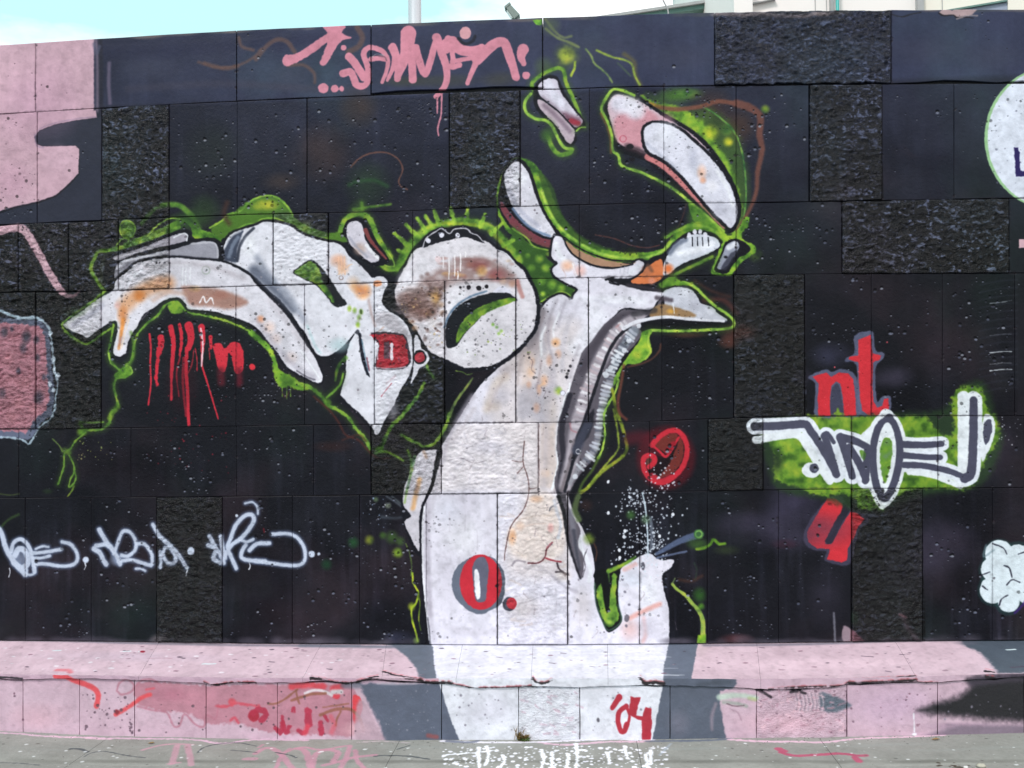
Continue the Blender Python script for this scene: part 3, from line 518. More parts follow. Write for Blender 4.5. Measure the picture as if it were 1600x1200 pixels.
S((84, 90, 108), 20, "398 424 420 444 442 468 458 486", 14, .85, w2=8); S((120, 126, 144), 10, "402 404 424 436 450 462 474 500", 12, .6); B((240, 240, 246), 390, 388, 16, .8, ry=24); B((170, 200, 206), 530, 540, 24, .5, ry=16); S((180, 206, 212), 4, "480 510 492 540 500 552", 5, .7)
F((26, 28, 32), "458 427 470 416 485 407 498 414 511 430 522 446 532 462 542 476 523 480 510 464 495 448 475 437", 2)
F((92, 132, 52), "460 427 471 417 485 409 496 417 504 432 512 446 520 464 521 474 510 462 496 447 476 436", 1.8, n=1.3); S((30, 30, 36), 8, "506 436 518 454 532 472", 5, .9)
B((222, 146, 104), 528, 408, 17, .85, ry=14); B((226, 150, 96), 536, 420, 13, .7); B((218, 176, 140), 552, 442, 14, .7); B((232, 138, 58), 567, 456, 17, .95); B((224, 140, 60), 556, 450, 12, .6); O((226, 150, 106), 590, 444, 7, 5, a=.9, soft=2.5)
for x in (529, 533, 538): S((236, 190, 160), 1.6, [x, 402, x + 1, 430], 1.2, .9)
S((232, 196, 170), 2, "528 430 545 416 550 414", 1.4, .9); O((120, 96, 90), 533, 435, 3, w=1.2, a=.8)
for x, y in ((546, 483), (554, 486), (564, 488), (561, 497), (559, 508)): B((140, 176, 66), x, y, 5, .9, ry=7)
O((60, 80, 40), 564, 488, 2, 4, a=.8); F((170, 164, 172), "590 492 610 490 628 506 640 524 636 532 618 522 600 510 588 506", 6, .8); S((176, 150, 148), 4, "576 470 580 490 586 510", 5, .7); S((196, 156, 140), 2, "590 520 600 512", 2, .6)
F((24, 26, 38), "560 520 565 530 568 550 573 572 578 590 572 584 566 568 562 545", 1.8); S((96, 130, 150), 2, "565 532 570 556 575 580", 2, .7); S((110, 50, 66), 2, "573 560 577 580", 2, .8)
F((26, 28, 38), "554 521 560 516 566 528 560 524", 2, .8); S((180, 160, 170), 3, "604 600 618 588", 3, .7); S((170, 70, 84), 1.6, "612 600 602 612 596 620", 1.4, .8)
S((66, 66, 74), 2, "543 378 541 372", 2, .5); B((180, 176, 188), 612, 640, 16, .6, ry=30); D([(150, 145, 155), (120, 110, 118)], 430, 355, 600, 660, 90, .8, 2, .6, h=.35)

# ---- white arch with two bars at the far left of the piece
F((98, 144, 50), "150 396 175 394 210 382 250 368 278 354 292 350 300 362 304 374 332 374 345 380 340 370 318 360 302 350 292 344 276 346 248 360 210 375 184 386", 2.4, n=1.2)
B((50, 80, 40), 300, 345, 40, .8, ry=22); S((74, 112, 46), 7, "222 350 246 326 274 320 298 336 312 358", 6, .8); S(GB, 2.6, "230 372 248 352 268 342 282 344", 2, .9); S((96, 140, 54), 8, "255 322 280 322 300 338", 5, .8)
O((98, 142, 50), 200, 361, 12, 14); O(GB, 200, 360, 12, 14, w=2.6, a=.9); S(GB, 2.4, "180 388 190 376 200 373 202 383", 1.6, .9); S(GR, 6, "163 455 150 436 143 420 150 402 156 394 180 391 214 381 250 369 280 356", 2.4); S((80, 84, 60), 8, "158 440 160 420 165 405", 8, .6)
S((70, 46, 40), 8, "355 318 350 335 358 350", 9, .7); B((44, 66, 38), 320, 330, 34, .7)
F(BK, "168 400 200 390 232 380 262 367 286 359 298 362 300 374 330 372 344 378 350 392 346 410 300 410 250 408 214 420 196 434 180 448 176 424 168 410", 2)
F((164, 158, 170), "177 403 200 395 230 386 260 373 285 365 293 368 293 376 280 380 250 388 215 397 186 408", 1.6); S((226, 226, 234), 2.4, "272 372 286 366 293 369 292 377", 1.4, .9); S((200, 196, 206), 3, "180 405 210 396 240 388", 2, .7)
F((150, 148, 160), "181 422 190 410 230 400 270 391 310 379 334 379 341 389 340 405 315 406 275 403 250 404 217 411 196 426 181 440", 1.6); S((214, 212, 222), 5, "184 420 200 408 240 400 262 395", 3, .8); B((86, 80, 96), 206, 424, 14, .7); S((200, 198, 208), 3, "300 382 332 380 340 390 340 404", 2, .7)
AR = "100 508 125 490 150 470 176 455 181 441 200 425 217 412 250 405 275 404 312 407 345 410 370 420 390 432 400 445 420 465 436 481 450 497 463 516 476 536 490 557 500 577 504 590 500 599 486 595 463 583 447 572 434 552 420 535 410 522 400 512 386 504 367 497 337 488 312 485 295 484 290 475 282 467 270 466 255 471 240 482 225 492 215 510 205 525 199 540 197 552 185 558 177 551 180 535 184 515 180 502 160 512 138 528 129 524 110 516"
S(BK, 8, AR, 3, .95, closed=True); F((218, 214, 224), AR, 1.8, n=.7)
S((206, 150, 110), 24, "196 478 212 464 236 450 262 444", 18, .85); B((190, 110, 50), 218, 462, 14, .8); B((196, 112, 52), 192, 494, 12, .95, ry=20); S((200, 126, 64), 7, "193 500 190 520 186 545", 5, .9, w2=4); S((236, 210, 190), 2, "202 500 196 520 190 545", 2, .8)
F((150, 106, 92), "284 448 310 450 340 452 370 462 388 474 360 484 330 480 300 478 290 464", 9, .85); B((158, 130, 84), 305, 452, 14, .7, ry=7); B((200, 150, 124), 250, 440, 12, .6); B((218, 168, 160), 184, 478, 8, .7); B((150, 96, 84), 345, 462, 20, .5, ry=10)
B((226, 150, 110), 407, 500, 9, .9); B((222, 180, 160), 420, 512, 14, .6); B((206, 176, 168), 430, 530, 14, .5); B((222, 190, 180), 455, 560, 14, .4)
for x, l in ((286, 26), (291, 26), (298, 20)): S((236, 236, 242), 1.8, [x, 420, x - 1, 435, x, 420 + l], 1, .9)
S((236, 232, 238), 2, "312 474 318 464 322 474 330 466 334 476", 1.4, .9); O((170, 180, 170), 322, 423, 6, w=1.8, a=.8); O((230, 232, 238), 323, 422, 3)
for x in (245, 250, 258, 265): O((30, 28, 34), x, 412, 1.7, n=.4)
S((234, 234, 242), 3, "206 438 222 424 250 416 300 414", 4, .8); S((90, 84, 96), 3, "222 500 232 488", 2, .6); S((70, 66, 80), 2.5, "464 580 480 590 492 594", 2, .8)
S((236, 236, 242), 2, "470 548 486 572 500 594 496 597", 1.4, .9); D([(120, 112, 122), (160, 150, 158)], 110, 410, 490, 590, 90, .8, 2, .55, h=.35)
S((150, 150, 168), 8, "116 508 140 494 160 478", 8, .5); S((164, 158, 172), 8, "400 500 430 540 460 572 490 590", 8, .5); S((170, 160, 168), 8, "230 420 280 412 330 418 380 436", 9, .45); S((178, 168, 176), 9, "420 470 450 505 478 545", 9, .4); S((190, 150, 130), 7, "240 470 262 458 290 460", 7, .5)
# green outline under it
S(GR, 3.6, "165 455 146 472 122 488 104 502 98 509 104 519 124 534 138 538 158 524 174 514", 2, n=1.3); S(GR, 3.4, "178 508 174 530 170 552 176 568 188 578 196 572 206 562 210 540 216 522 230 506 246 494 256 480 268 473 280 474 292 488 320 494 350 501 382 514 402 528", 2, n=1.3)
F((112, 152, 50), "262 476 276 472 286 482 284 490 268 490", 3); S((120, 170, 58), 9, "392 520 408 534 420 546 428 562 432 582", 3, n=1.5, w2=7); F((104, 152, 48), "426 560 436 578 452 586 466 596 488 606 470 610 450 604 438 606 428 590", 3, n=1.5)
for x, l in ((441, 30), (448, 34), (454, 30)): S((104, 140, 54), 1.6, [x, 590, x, 590 + l], 1, .8)
B((60, 92, 40), 450, 596, 16, .6); S((90, 60, 40), 1.6, "440 612 446 622 452 612", 1.4, .5)
S(GB, 2.4, "170 553 173 568 182 574 190 580 200 572 207 582 196 590 182 592", 1.6, n=1.2); F((104, 150, 50), "186 580 200 572 206 582 200 590 184 592 178 588", 2); S((80, 116, 44), 5, "205 520 210 540 208 560 200 575", 5, .7)
B((50, 76, 40), 115, 488, 26, .8, ry=12); B((70, 90, 44), 120, 535, 14, .6, ry=8)
S(GR, 4, "182 592 178 605 182 622 184 636 174 645 172 660 160 671 135 672 126 664", 2.4, .85, n=1.6); S((104, 140, 46), 9, "184 636 176 645 172 654", 4, .7); B((96, 140, 46), 128, 675, 11, .95, ry=10)
S(GR, 2.6, "126 660 145 661 162 660", 2, .8); S(GR, 3, "134 676 118 690 110 702 101 709 100 728 95 745 91 757", 1.8, .85, n=1.2); S((98, 124, 52), 8, "100 704 108 708", 5, .8)
S(GR, 2.6, "108 712 115 726 116 738 110 750 108 762 116 755 119 745 116 735", 1.6, .85, n=1); S((110, 140, 50), 2.2, "116 760 112 768 106 776", 1.6, .8); S((96, 120, 60), 2.2, "82 686 92 696 98 706", 1.6, .8)
S((90, 110, 50), 2, "0 772 16 774 30 772", 2, .5); S((60, 84, 44), 4, "0 826 14 812 30 804", 4, .6); B((40, 56, 36), 75, 768, 12, .7, ry=6)
D([(190, 180, 110), (150, 160, 90)], 120, 688, 175, 722, 22, .7, 1.8, .8)
# green strands below the letters
S(GR, 5.5, "462 599 480 604 494 612 506 624 512 634 530 642 545 654 556 670 570 686 578 702", 2.2, n=1.6); S(GR, 3.5, "536 585 532 600 522 612 510 622", 2.2); S((90, 136, 46), 7, "540 560 528 575 524 595", 4, .7, w2=3); B((110, 160, 50), 512, 630, 8, .8)
S((104, 160, 54), 6, "662 600 652 620 640 636 628 650 614 664 604 680 598 696 588 706", 3, .85, n=2.2); S(GR, 4, "586 708 602 706 616 712 630 720", 2.4, .9); B((110, 160, 50), 592, 704, 10, .8)
S(GR, 5, "627 680 640 687 654 694 665 699 680 692 690 678 698 662 702 648", 2, .95, n=1.4); S((120, 140, 76), 5, "702 652 708 636 716 622 728 606 738 592", 2.4, .9, w2=3); S(GR, 4, "664 564 670 580 678 592", 3, .9, n=1.4); S((110, 140, 60), 1.8, "712 580 722 582 730 586 738 584", 1.4, .8)
S(GR, 4, "637 704 643 722 642 745 636 762", 2, .85, w2=6)
S((78, 40, 36), 3, "490 620 515 642 530 662 540 680 560 688 575 704 590 716 610 716", 4, .8); S((74, 42, 36), 3, "535 688 560 680 572 690", 4, .6)
B((52, 30, 30), 520, 698, 40, .5, ry=12); S((36, 30, 40), 3, "548 640 568 668 580 682", 2, .8)

# ---- letter D and its dot
S(BK, 3, "645 522 646 545 646 575 638 596 628 614", 2); F((218, 216, 226), "648 526 656 532 659 545 668 552 671 562 664 572 656 576 650 588 642 600 646 576", 1.6); O((30, 28, 38), 656, 559, 10.5, 11); O((196, 56, 72), 656, 559, 8)
F((62, 50, 62), "580 521 630 523 639 546 642 566 630 577 604 578 588 576 588 560 592 540", 2)
F((188, 44, 58), "580 523 628 525 635 545 639 565 629 574 605 576 589 574 589 562 592 548 591 534 582 528", 1.6, n=1.3)
F((104, 70, 84), "600 535 609 534 609 562 600 562", 1.6, n=1, sm=0); S((220, 210, 220), 4.5, "612 538 612 562", 1.2, n=1); S((214, 206, 216), 2, "590 545 590 562", 1.4, .8, n=1)
D([(90, 30, 44), (140, 40, 56)], 584, 524, 636, 574, 50, .8, 2, .7, h=.3)
S((222, 220, 230), 2, "587 575 612 577 634 574", 1.4, .6)

# ---- running red letters
RL = (192, 42, 58)
S(RL, 3.5, "234 523 236 545 235 570 236 600 232 633", 1.4, w2=2.4); S(RL, 10, "252 528 252 540 248 552", 1.8, n=2); S(RL, 5, "248 552 246 575 244 592 247 602", 2, n=2); S(RL, 9, "267 512 271 535 270 560 268 590", 1.6, w2=5); S(RL, 4, "268 590 268 625", 1.6)
S(RL, 6, "281 508 284 530 281 556", 1.6, w2=4, n=1.4); S((170, 36, 52), 3, "282 556 276 585 280 620", 1.6, .8, w2=1.6); S(RL, 14, "295 510 299 528 295 545", 1.6, w2=8); S(RL, 6, "292 545 291 580 293 610 294 640 295 664", 1.4, w2=5); S((170, 36, 52), 4, "287 560 286 600 291 650", 2, .7)
S(RL, 11, "315 512 317 530 316 550", 1.6, w2=5); S(RL, 3.4, "316 550 316 572 323 595 332 625 341 655", 1.2, w2=2.4); S((234, 190, 200), 2.8, "314 514 317 540 315 573", 1.2); S(RL, 6, "329 527 330 545", 1.8, w2=2); S((190, 40, 56), 1.8, "305 545 308 562 308 580", 1.2, .9); S((190, 40, 56), 1.8, "327 545 328 562", 1.2, .8)
S(RL, 2, "303 548 300 570 291 590", 2, .7)
D([(150, 34, 50), (190, 40, 56)], 225, 600, 360, 740, 50, .6, 1.8, .6); B((70, 16, 26), 285, 600, 34, .35, ry=60)
F((196, 46, 60), "333 540 345 537 351 545 362 536 374 537 380 550 381 568 378 582 368 584 362 560 357 552 355 568 350 582 341 576 336 556", 1.8); S((90, 26, 38), 12, "345 580 346 598", 10, .8); S((96, 26, 40), 10, "374 580 374 600", 10, .8); O((210, 50, 62), 394, 574, 4.6)

# ---- n t  and u at the right
SH = (92, 96, 122)
F(SH, "1262 590 1288 578 1300 582 1314 577 1330 582 1338 596 1342 652 1278 654 1272 630 1273 600", 2.4, .9); F(SH, "1334 526 1354 518 1364 522 1367 548 1380 552 1378 562 1368 572 1367 600 1370 628 1378 620 1390 620 1391 640 1380 652 1350 652 1340 640 1337 572 1320 566 1322 560 1334 552", 2.4, .9)
B((70, 70, 96), 1300, 555, 40, .6, ry=26); B((70, 64, 82), 1395, 590, 40, .6, ry=22); B((56, 50, 66), 1250, 590, 20, .6)
NR = (198, 48, 58)
F(NR, "1268 589 1290 583 1298 590 1310 583 1324 584 1332 594 1335 618 1337 650 1318 651 1316 622 1312 600 1306 597 1298 604 1296 622 1297 651 1278 652 1277 622 1279 600", 1.5, n=.6, sm=0)
F(NR, "1340 532 1360 523 1362 553 1376 556 1374 562 1363 567 1362 600 1364 628 1370 637 1378 634 1380 624 1387 623 1388 640 1379 650 1357 650 1346 642 1342 615 1340 567 1325 562 1327 558 1340 556", 1.5, n=.6, sm=0)
F((62, 62, 80), "1300 606 1306 600 1311 606 1315 625 1316 650 1298 650 1297 622", 2, .95)
B((66, 60, 84), 1240, 790, 60, .6, ry=40); F((70, 66, 88), "1296 776 1314 776 1322 790 1352 806 1356 816 1340 830 1336 850 1328 880 1314 884 1288 876 1290 862 1270 860 1256 848 1256 830 1270 806", 3, .8)
F(NR, "1292 779 1306 780 1318 790 1314 802 1304 818 1294 836 1288 850 1298 851 1306 838 1314 822 1328 800 1338 802 1350 812 1340 822 1334 838 1324 858 1322 876 1314 879 1292 874 1296 858 1276 857 1262 848 1260 832 1272 810", 1.5, n=.6, sm=0)
B((60, 16, 26), 1226, 850, 26, .5, ry=10)
F((34, 33, 44), "1317 784 1328 797 1318 812 1308 830 1300 848 1292 851 1288 846 1296 830 1306 812 1314 798", 1.8, .95, sm=0)
D([(240, 100, 110)], 1270, 530, 1390, 650, 12, .7, 1.5, .8)

# ---- nine
O((84, 20, 30), 1040, 716, 46, 50, soft=12, a=.7); S((80, 22, 34), 20, "985 686 1000 684 1018 686", 16, .7)
F((24, 18, 22), "1020 696 1045 676 1068 690 1072 712 1060 738 1034 754 1010 742 1006 722 1020 712 1040 716", 3, .9)
F((108, 46, 42), "1022 694 1034 682 1054 677 1058 684 1044 702 1036 706", 2); F((108, 46, 42), "1062 684 1068 700 1064 722 1050 740 1030 746 1046 724 1056 700", 2.4); F((82, 52, 46), "1010 716 1020 716 1018 726 1010 728", 2)
S(RD, 8, "1018 696 1030 683 1046 674 1060 675 1070 688 1073 706 1067 728 1054 744 1040 753 1026 754 1012 745 1005 730 1006 716 1014 712 1022 716 1021 724 1014 730", 2.4)
S(RD, 4, "1019 696 1030 706 1040 714 1048 704 1060 684", 2); S((150, 30, 44), 8, "1042 706 1052 694", 4, .9); S(RD, 9, "1018 744 1032 752 1048 746", 4, .9)
# white spray jet and spatter
S((206, 222, 236), 2.4, "1003 770 1008 795 1011 830 1012 866", 1.6, .95); S((170, 180, 200), 5, "1016 810 1018 840 1016 862", 5, .5)
for n, X, Y, sx, sy in ((60, 990, 778, 8, 8), (160, 1010, 835, 16, 34), (50, 975, 840, 10, 34), (50, 1030, 800, 18, 34), (40, 1030, 748, 12, 18), (50, 1018, 858, 16, 10)):
    for _ in range(n):
        O((216, 222, 236), random.gauss(X, sx), random.gauss(Y, sy), random.choice([.8, .9, 1.1, 1.6]), a=.85, n=.3)
for x, y in ((974, 838), (976, 830), (967, 860), (968, 872), (1051, 804), (950, 753), (1030, 838), (950, 802)): O((230, 232, 242), x, y, 2.2, 2.8)
B((60, 96, 50), 985, 805, 10, .7); B((90, 116, 90), 1008, 812, 10, .6)
# grey jet, eye and hazes at the lower right
B((64, 58, 78), 1230, 830, 130, .55, ry=40); B((52, 48, 64), 1150, 815, 60, .6, ry=24); B((70, 64, 84), 1470, 850, 70, .5, ry=50); B((54, 50, 66), 1420, 880, 80, .5, ry=60); B((72, 58, 76), 1530, 700, 60, .45); B((52, 48, 62), 1290, 930, 40, .5, ry=60); B((50, 52, 70), 1180, 630, 40, .6)
S((84, 96, 126), 6, "1026 866 1046 854 1066 844 1090 836", 3, .9, w2=12); S((92, 102, 130), 3, "1026 872 1052 866 1072 862", 2, .9); S((24, 24, 34), 2.4, "1026 869 1050 860 1074 850", 1.4, .9)
O((60, 96, 60), 1091, 835, 8); O((112, 160, 84), 1091, 835, 5, w=2.4); S((104, 150, 44), 4.5, "1088 858 1100 856 1110 850 1114 843 1122 850 1132 850", 2.4, .9); B((60, 90, 44), 1090, 850, 22, .7, ry=12); B((56, 70, 40), 1135, 860, 26, .5, ry=10)
S((110, 152, 56), 7, "950 893 964 887 978 880 992 871", 3, .95, w2=4); S((90, 130, 60), 2.5, "950 895 952 910", 2, .6)
S((132, 160, 74), 4, "1050 913 1056 920 1070 930 1082 944 1092 956 1097 968 1098 985 1096 1004", 2, w2=8); B((46, 84, 36), 1092, 930, 14, .9, ry=16); B((96, 150, 48), 1095, 948, 7, .9); S((72, 46, 38), 5, "1060 906 1080 908 1096 900", 5, .6); S((110, 130, 80), 2, "1050 912 1054 904", 1.6, .7)
F((112, 160, 48), "1090 992 1102 992 1102 1006 1088 1006", 2.4, sm=0); B((96, 52, 56), 1150, 1000, 34, .7, ry=12)
S((50, 74, 56), 2, "1084 880 1088 890 1086 905", 3, .5); S((40, 34, 44), 2, "1085 892 1095 898", 2, .5)

# ---- strands and puffs beside the left foot, white sliver
S((154, 176, 50), 3, "644 896 646 912 653 926 650 942 643 952 644 970 650 990 652 1002", 1.8, n=.9); S((116, 144, 52), 2, "653 926 656 944 654 966 657 985", 1.6, .8); B((140, 166, 44), 643, 948, 8, .9, ry=9); B((104, 152, 60), 650, 1001, 7, .9); S((110, 136, 64), 2, "634 850 640 866 643 884 642 900", 1.6, .7)
for x, y, r, c in ((552, 848, 12, (34, 74, 42)), (577, 844, 10, (104, 128, 44)), (598, 837, 8, (60, 90, 40)), (612, 840, 14, (56, 80, 42)), (621, 864, 11, (120, 150, 48)), (606, 790, 7, (140, 150, 130)), (587, 781, 6, (90, 110, 80)), (510, 882, 12, (24, 56, 36)), (625, 846, 10, (60, 80, 46))): B(c, x, y, r, .9)
S((84, 90, 100), 3, "604 776 622 788 642 806", 3, .7); S((70, 78, 88), 5, "596 808 618 810 642 806", 5, .6, w2=2); S((96, 106, 112), 3, "612 776 632 792", 3, .6); D([(150, 170, 200), (190, 190, 200)], 566, 778, 606, 826, 22, .7, 1.8, .8)
F(BK, "656 706 664 700 690 701 688 720 682 742 676 764 668 778 660 800 660 862 650 866 640 848 630 818 626 790 628 764 640 736", 2.4, .9)
F((204, 198, 208), "660 705 682 703 684 710 682 720 679 740 672 760 664 778 658 796 655 820 656 845 655 861 650 857 640 837 632 816 642 806 630 790 631 765 640 740 650 715", 1.6)
S((196, 150, 104), 7, "656 750 650 772 645 795", 6, .8); S((170, 140, 120), 5, "662 706 666 715", 5, .7); S((126, 162, 104), 5, "648 714 642 740 636 765 632 786", 3, .9, w2=3); S((230, 228, 236), 3, "658 708 652 728 646 745", 2, .8)
S(BK, 4, "684 706 681 725 678 742 675 758 668 776 660 792 657 812 657 835 658 862", 1.6, n=1.8); S((236, 234, 242), 2.6, "663 792 660 820 660 860 661 900 665 945 671 1000", 1.2, .9)
S((64, 64, 76), 2.2, "672 1008 671 990 668 965", 1.8, .7); B((52, 54, 74), 625, 998, 34, .8, ry=16)

# ---- O and dot on the figure
F((100, 106, 122), "750 868 772 873 787 893 789 915 784 941 766 954 748 960 726 950 709 930 706 905 715 885 732 873", 1.7)
O((192, 46, 60), 751, 910, 33, 43, n=.6); F((98, 98, 116), "738 886 745 873 757 872 763 888 761 915 758 938 748 942 742 934 739 908", 1.6); F((238, 236, 244), "741 893 746 890 749 905 750 932 745 936 742 925", 1.3)
O((84, 84, 100), 795, 944, 10, 11); O((206, 54, 68), 799, 943, 8, 9)

# ---- the grey and white tag on its green cloud
F((38, 60, 34), "1180 672 1200 655 1250 650 1300 655 1400 645 1470 640 1510 600 1540 602 1556 660 1566 690 1530 760 1440 775 1360 800 1280 780 1215 765 1195 720", 14, .75, n=2)
F((106, 146, 46), "1228 652 1262 650 1300 652 1308 640 1320 652 1375 650 1408 652 1430 650 1450 655 1462 672 1482 682 1490 668 1486 640 1488 616 1500 606 1520 604 1534 610 1541 640 1556 652 1560 672 1552 700 1534 730 1522 756 1504 765 1470 762 1440 764 1400 774 1382 794 1366 797 1344 794 1332 776 1290 774 1262 770 1240 758 1216 752 1206 738 1210 716 1200 692 1185 678 1192 662", 6, .92, n=3.4)
for _ in range(34): B(random.choice([(70, 110, 40), (84, 128, 42), (130, 168, 56)]), random.uniform(1215, 1480), random.uniform(660, 765), random.uniform(6, 16), .6)
B((34, 44, 34), 1212, 720, 16, .7, ry=26); B((34, 40, 34), 1258, 700, 8, .5)
LT = [("1178 667 1215 666 1240 664 1258 664 1266 674 1282 698 1296 722 1306 742", 13), ("1287 682 1296 706 1307 742", 11), ("1312 684 1320 708 1331 745", 12), ("1286 680 1292 678 1302 692", 7), ("1312 683 1336 690 1354 699", 12),
      ("1326 700 1340 722 1352 750", 12), ("1355 702 1353 730 1351 752", 12), ("1410 695 1440 696 1470 694", 11), ("1410 712 1445 715 1468 715", 10), ("1412 727 1440 728 1480 736 1508 747", 10),
      ("1506 748 1516 740 1519 700 1520 660 1520 626", 14)]
for t, w in LT: S((220, 224, 234), w + 12, t, 1.6)
S((222, 226, 232), 21, "1384 652 1396 664 1404 690 1404 720 1398 748 1390 768 1380 778 1368 764 1362 735 1362 700 1370 668 1384 652", 1.8, closed=True)
S((222, 226, 232), 17, "1504 620 1504 680 1504 732", 2); S((222, 226, 232), 20, "1520 622 1520 640", 2); F((222, 226, 232), "1536 652 1548 650 1554 664 1550 690 1540 712 1534 722 1530 700", 1.8); O((222, 226, 232), 1267, 735, 15, 12)
S((222, 226, 232), 12, "1180 688 1210 683 1245 680 1262 700 1280 730 1296 752", 2); F((222, 226, 232), "1340 690 1352 672 1372 660 1366 690 1356 706 1344 700", 2); S((222, 226, 232), 9, "1420 738 1452 742 1480 752 1500 760", 2)
F((222, 226, 232), "1342 740 1356 760 1366 785 1378 796 1394 782 1400 762 1380 770", 2, .9)
GY = (70, 70, 88)
for t, w in LT: S(GY, w, t, 1.4, w2=w * .85)
S(GY, 11, "1388 654 1396 664 1404 690 1404 720 1398 748 1390 768 1380 779 1370 764 1364 735 1364 700 1372 668 1388 654", 1.5, closed=True)
F((224, 228, 234), "1386 660 1396 678 1399 705 1394 740 1386 762 1378 762 1371 738 1369 705 1375 675", 1.5); F((100, 142, 50), "1384 684 1392 690 1393 712 1387 740 1382 756 1376 738 1374 706 1378 690", 2)
F((104, 146, 50), "1342 706 1348 704 1352 712 1348 720", 2); O(GY, 1271, 732, 7.5); F(GY, "1538 660 1546 656 1549 668 1546 684 1539 696 1535 680", 1.4)
S((220, 224, 230), 3, "1414 703 1440 704 1462 704", 1.5); S((220, 224, 230), 3, "1416 719 1445 721 1470 722", 1.5)
D([(30, 30, 36)], 1345, 765, 1400, 792, 40, .8, 2.4, .7, h=.2); D([(220, 222, 230)], 1560, 650, 1590, 700, 14, .7, 1.6, .7)

# ---- white disc at the right edge and its initial
O((150, 190, 140), 1641, 217, 104, 111, n=.4); O((218, 222, 236), 1643, 217, 101, 109, n=.4); D([(90, 90, 110)], 1545, 140, 1640, 300, 24, .8, 1.8, .6, h=.3)
F((38, 30, 84), "1583 232 1589 232 1592 240 1593 268 1640 270 1640 277 1586 277", 1.4, sm=0)
F((196, 158, 168), "1591 375 1640 375 1640 388 1591 388", 1.4, sm=0)
# ---- pale blossom at the lower right edge
for x, y, r in ((1560, 868, 22), (1590, 872, 22), (1625, 880, 32), (1552, 892, 20), (1582, 905, 26), (1552, 922, 22), (1575, 940, 18), (1610, 915, 30)): O((34, 66, 66), x, y, r + 4, a=.5, soft=4)
for x, y, r in ((1560, 866, 22), (1590, 872, 21), (1625, 880, 32), (1552, 890, 20), (1582, 905, 26), (1551, 922, 21), (1575, 940, 17), (1610, 915, 30)): O((214, 224, 232), x, y, r)
for t in ("1550 850 1566 856 1572 866", "1568 884 1576 888 1580 902", "1534 916 1542 922", "1560 946 1564 936 1574 930", "1572 914 1580 906 1592 910", "1590 866 1602 862", "1530 900 1546 894"): S((30, 30, 44), 2, t, 1.4, .9)
S((110, 130, 140), 3, "1540 852 1536 870 1552 860", 3, .6); S((60, 30, 110), 3, "1584 958 1598 944 1606 930", 3, .8)
for y, a in ((473, .5), (550, .9), (578, .9), (523, .3), (568, .4)): S((200, 204, 210), 1.6, [1546, y + 2, 1565, y, 1580, y - (3 if y == 473 else 0)], 1, a, w2=.8)
for y in range(440, 620, 12): S((48, 50, 62), 2, [1530, y + 6, 1560, y, 1588, y - 2], 3, .4)

# ---- lower left signatures
SG = (194, 202, 222); SB = (84, 96, 124)
TG = [("-30 790 -10 820 2 832 10 858 22 878 40 898", 9), ("18 862 22 848 34 843 46 856 52 880 54 894", 7), ("24 868 30 858 40 862 44 880 34 888 22 880", 10), ("50 865 70 863 95 859", 6), ("52 872 66 872 78 869", 5), ("56 858 66 854 76 855", 4),
      ("97 847 112 852 121 868 117 881 98 885 66 881 52 884", 6), ("42 890 44 898 54 896 54 884", 4), ("155 828 165 845 178 862", 8), ("146 858 156 864 162 876 166 882", 8), ("150 853 168 852 182 868 188 882", 7),
      ("178 866 185 846 192 831 203 832 212 846 211 860 200 869 190 868", 6), ("185 878 205 875 222 880 236 884", 6), ("213 850 226 851 237 866 238 882", 6), ("212 889 220 889 227 892", 4), ("239 820 250 838 264 850 278 864 288 880 292 887", 7),
      ("251 862 252 875 252 886", 6), ("258 856 256 868 264 880 275 878 274 866 266 856 258 856", 6), ("328 838 337 854 346 868 350 880", 7), ("345 838 348 856 352 872", 7), ("326 852 338 858 334 872 344 880", 7),
      ("352 868 362 852 376 842 390 826 397 812 392 804 380 808 368 822 361 840 356 856 362 872 369 888", 7), ("376 844 386 847 396 843", 5), ("384 852 378 862 378 872 392 876 414 877", 7), ("390 860 402 850 421 849", 7),
      ("400 877 430 881 462 884 476 876 475 856 464 840 448 834 426 835", 6), ("383 787 394 785 402 792 403 803", 3.5)]
for t, w in TG: S(SB, w + 5, t, 5, .55)
B((150, 162, 190), 32, 874, 18, .7); B((150, 162, 190), 182, 874, 14, .7); B((150, 162, 190), 346, 872, 12, .7)
for t, w in TG: S(SG, w * .95, t, 2.8, .95)
for x, y, r in ((134, 875, 5), (299, 861, 6), (487, 866, 5), (498, 866, 2)): O(SG, x, y, r, soft=2.6)
for x, y, l in ((133, 880, 10), (292, 884, 16), (390, 880, 10), (15, 888, 14)): S((220, 224, 236), 1.8, [x, y, x + 1, y + l * .5, x - 1, y + l], 1, .9)
O((200, 206, 222), 370, 806, 2.4); S((110, 30, 40), 2, "412 826 413 832", 1.4, .8)

# ---- smudges and bare patches at the foot of the black
for x in range(-300, 1900, 26):
    if x < 660 or x > 1050: B((84, 78, 90), x + random.uniform(-8, 8), 1003 + random.uniform(-2, 3), random.uniform(16, 30), .6, ry=random.uniform(6, 14))
F((150, 130, 140), "1317 978 1330 985 1342 1003 1317 1004", 3, .9); S((150, 150, 164), 3, "1302 958 1303 980 1304 1002", 3, .6); F((120, 74, 86), "1330 984 1344 996 1352 1006 1330 1006", 3, .8); S((96, 76, 86), 8, "1408 962 1420 985 1432 1000", 8, .6); B((28, 60, 30), 1335, 965, 8, .6, ry=16); B((100, 92, 96), 250, 998, 20, .7, ry=10)
S((150, 106, 116), 4, "1404 960 1414 964", 3, .6)

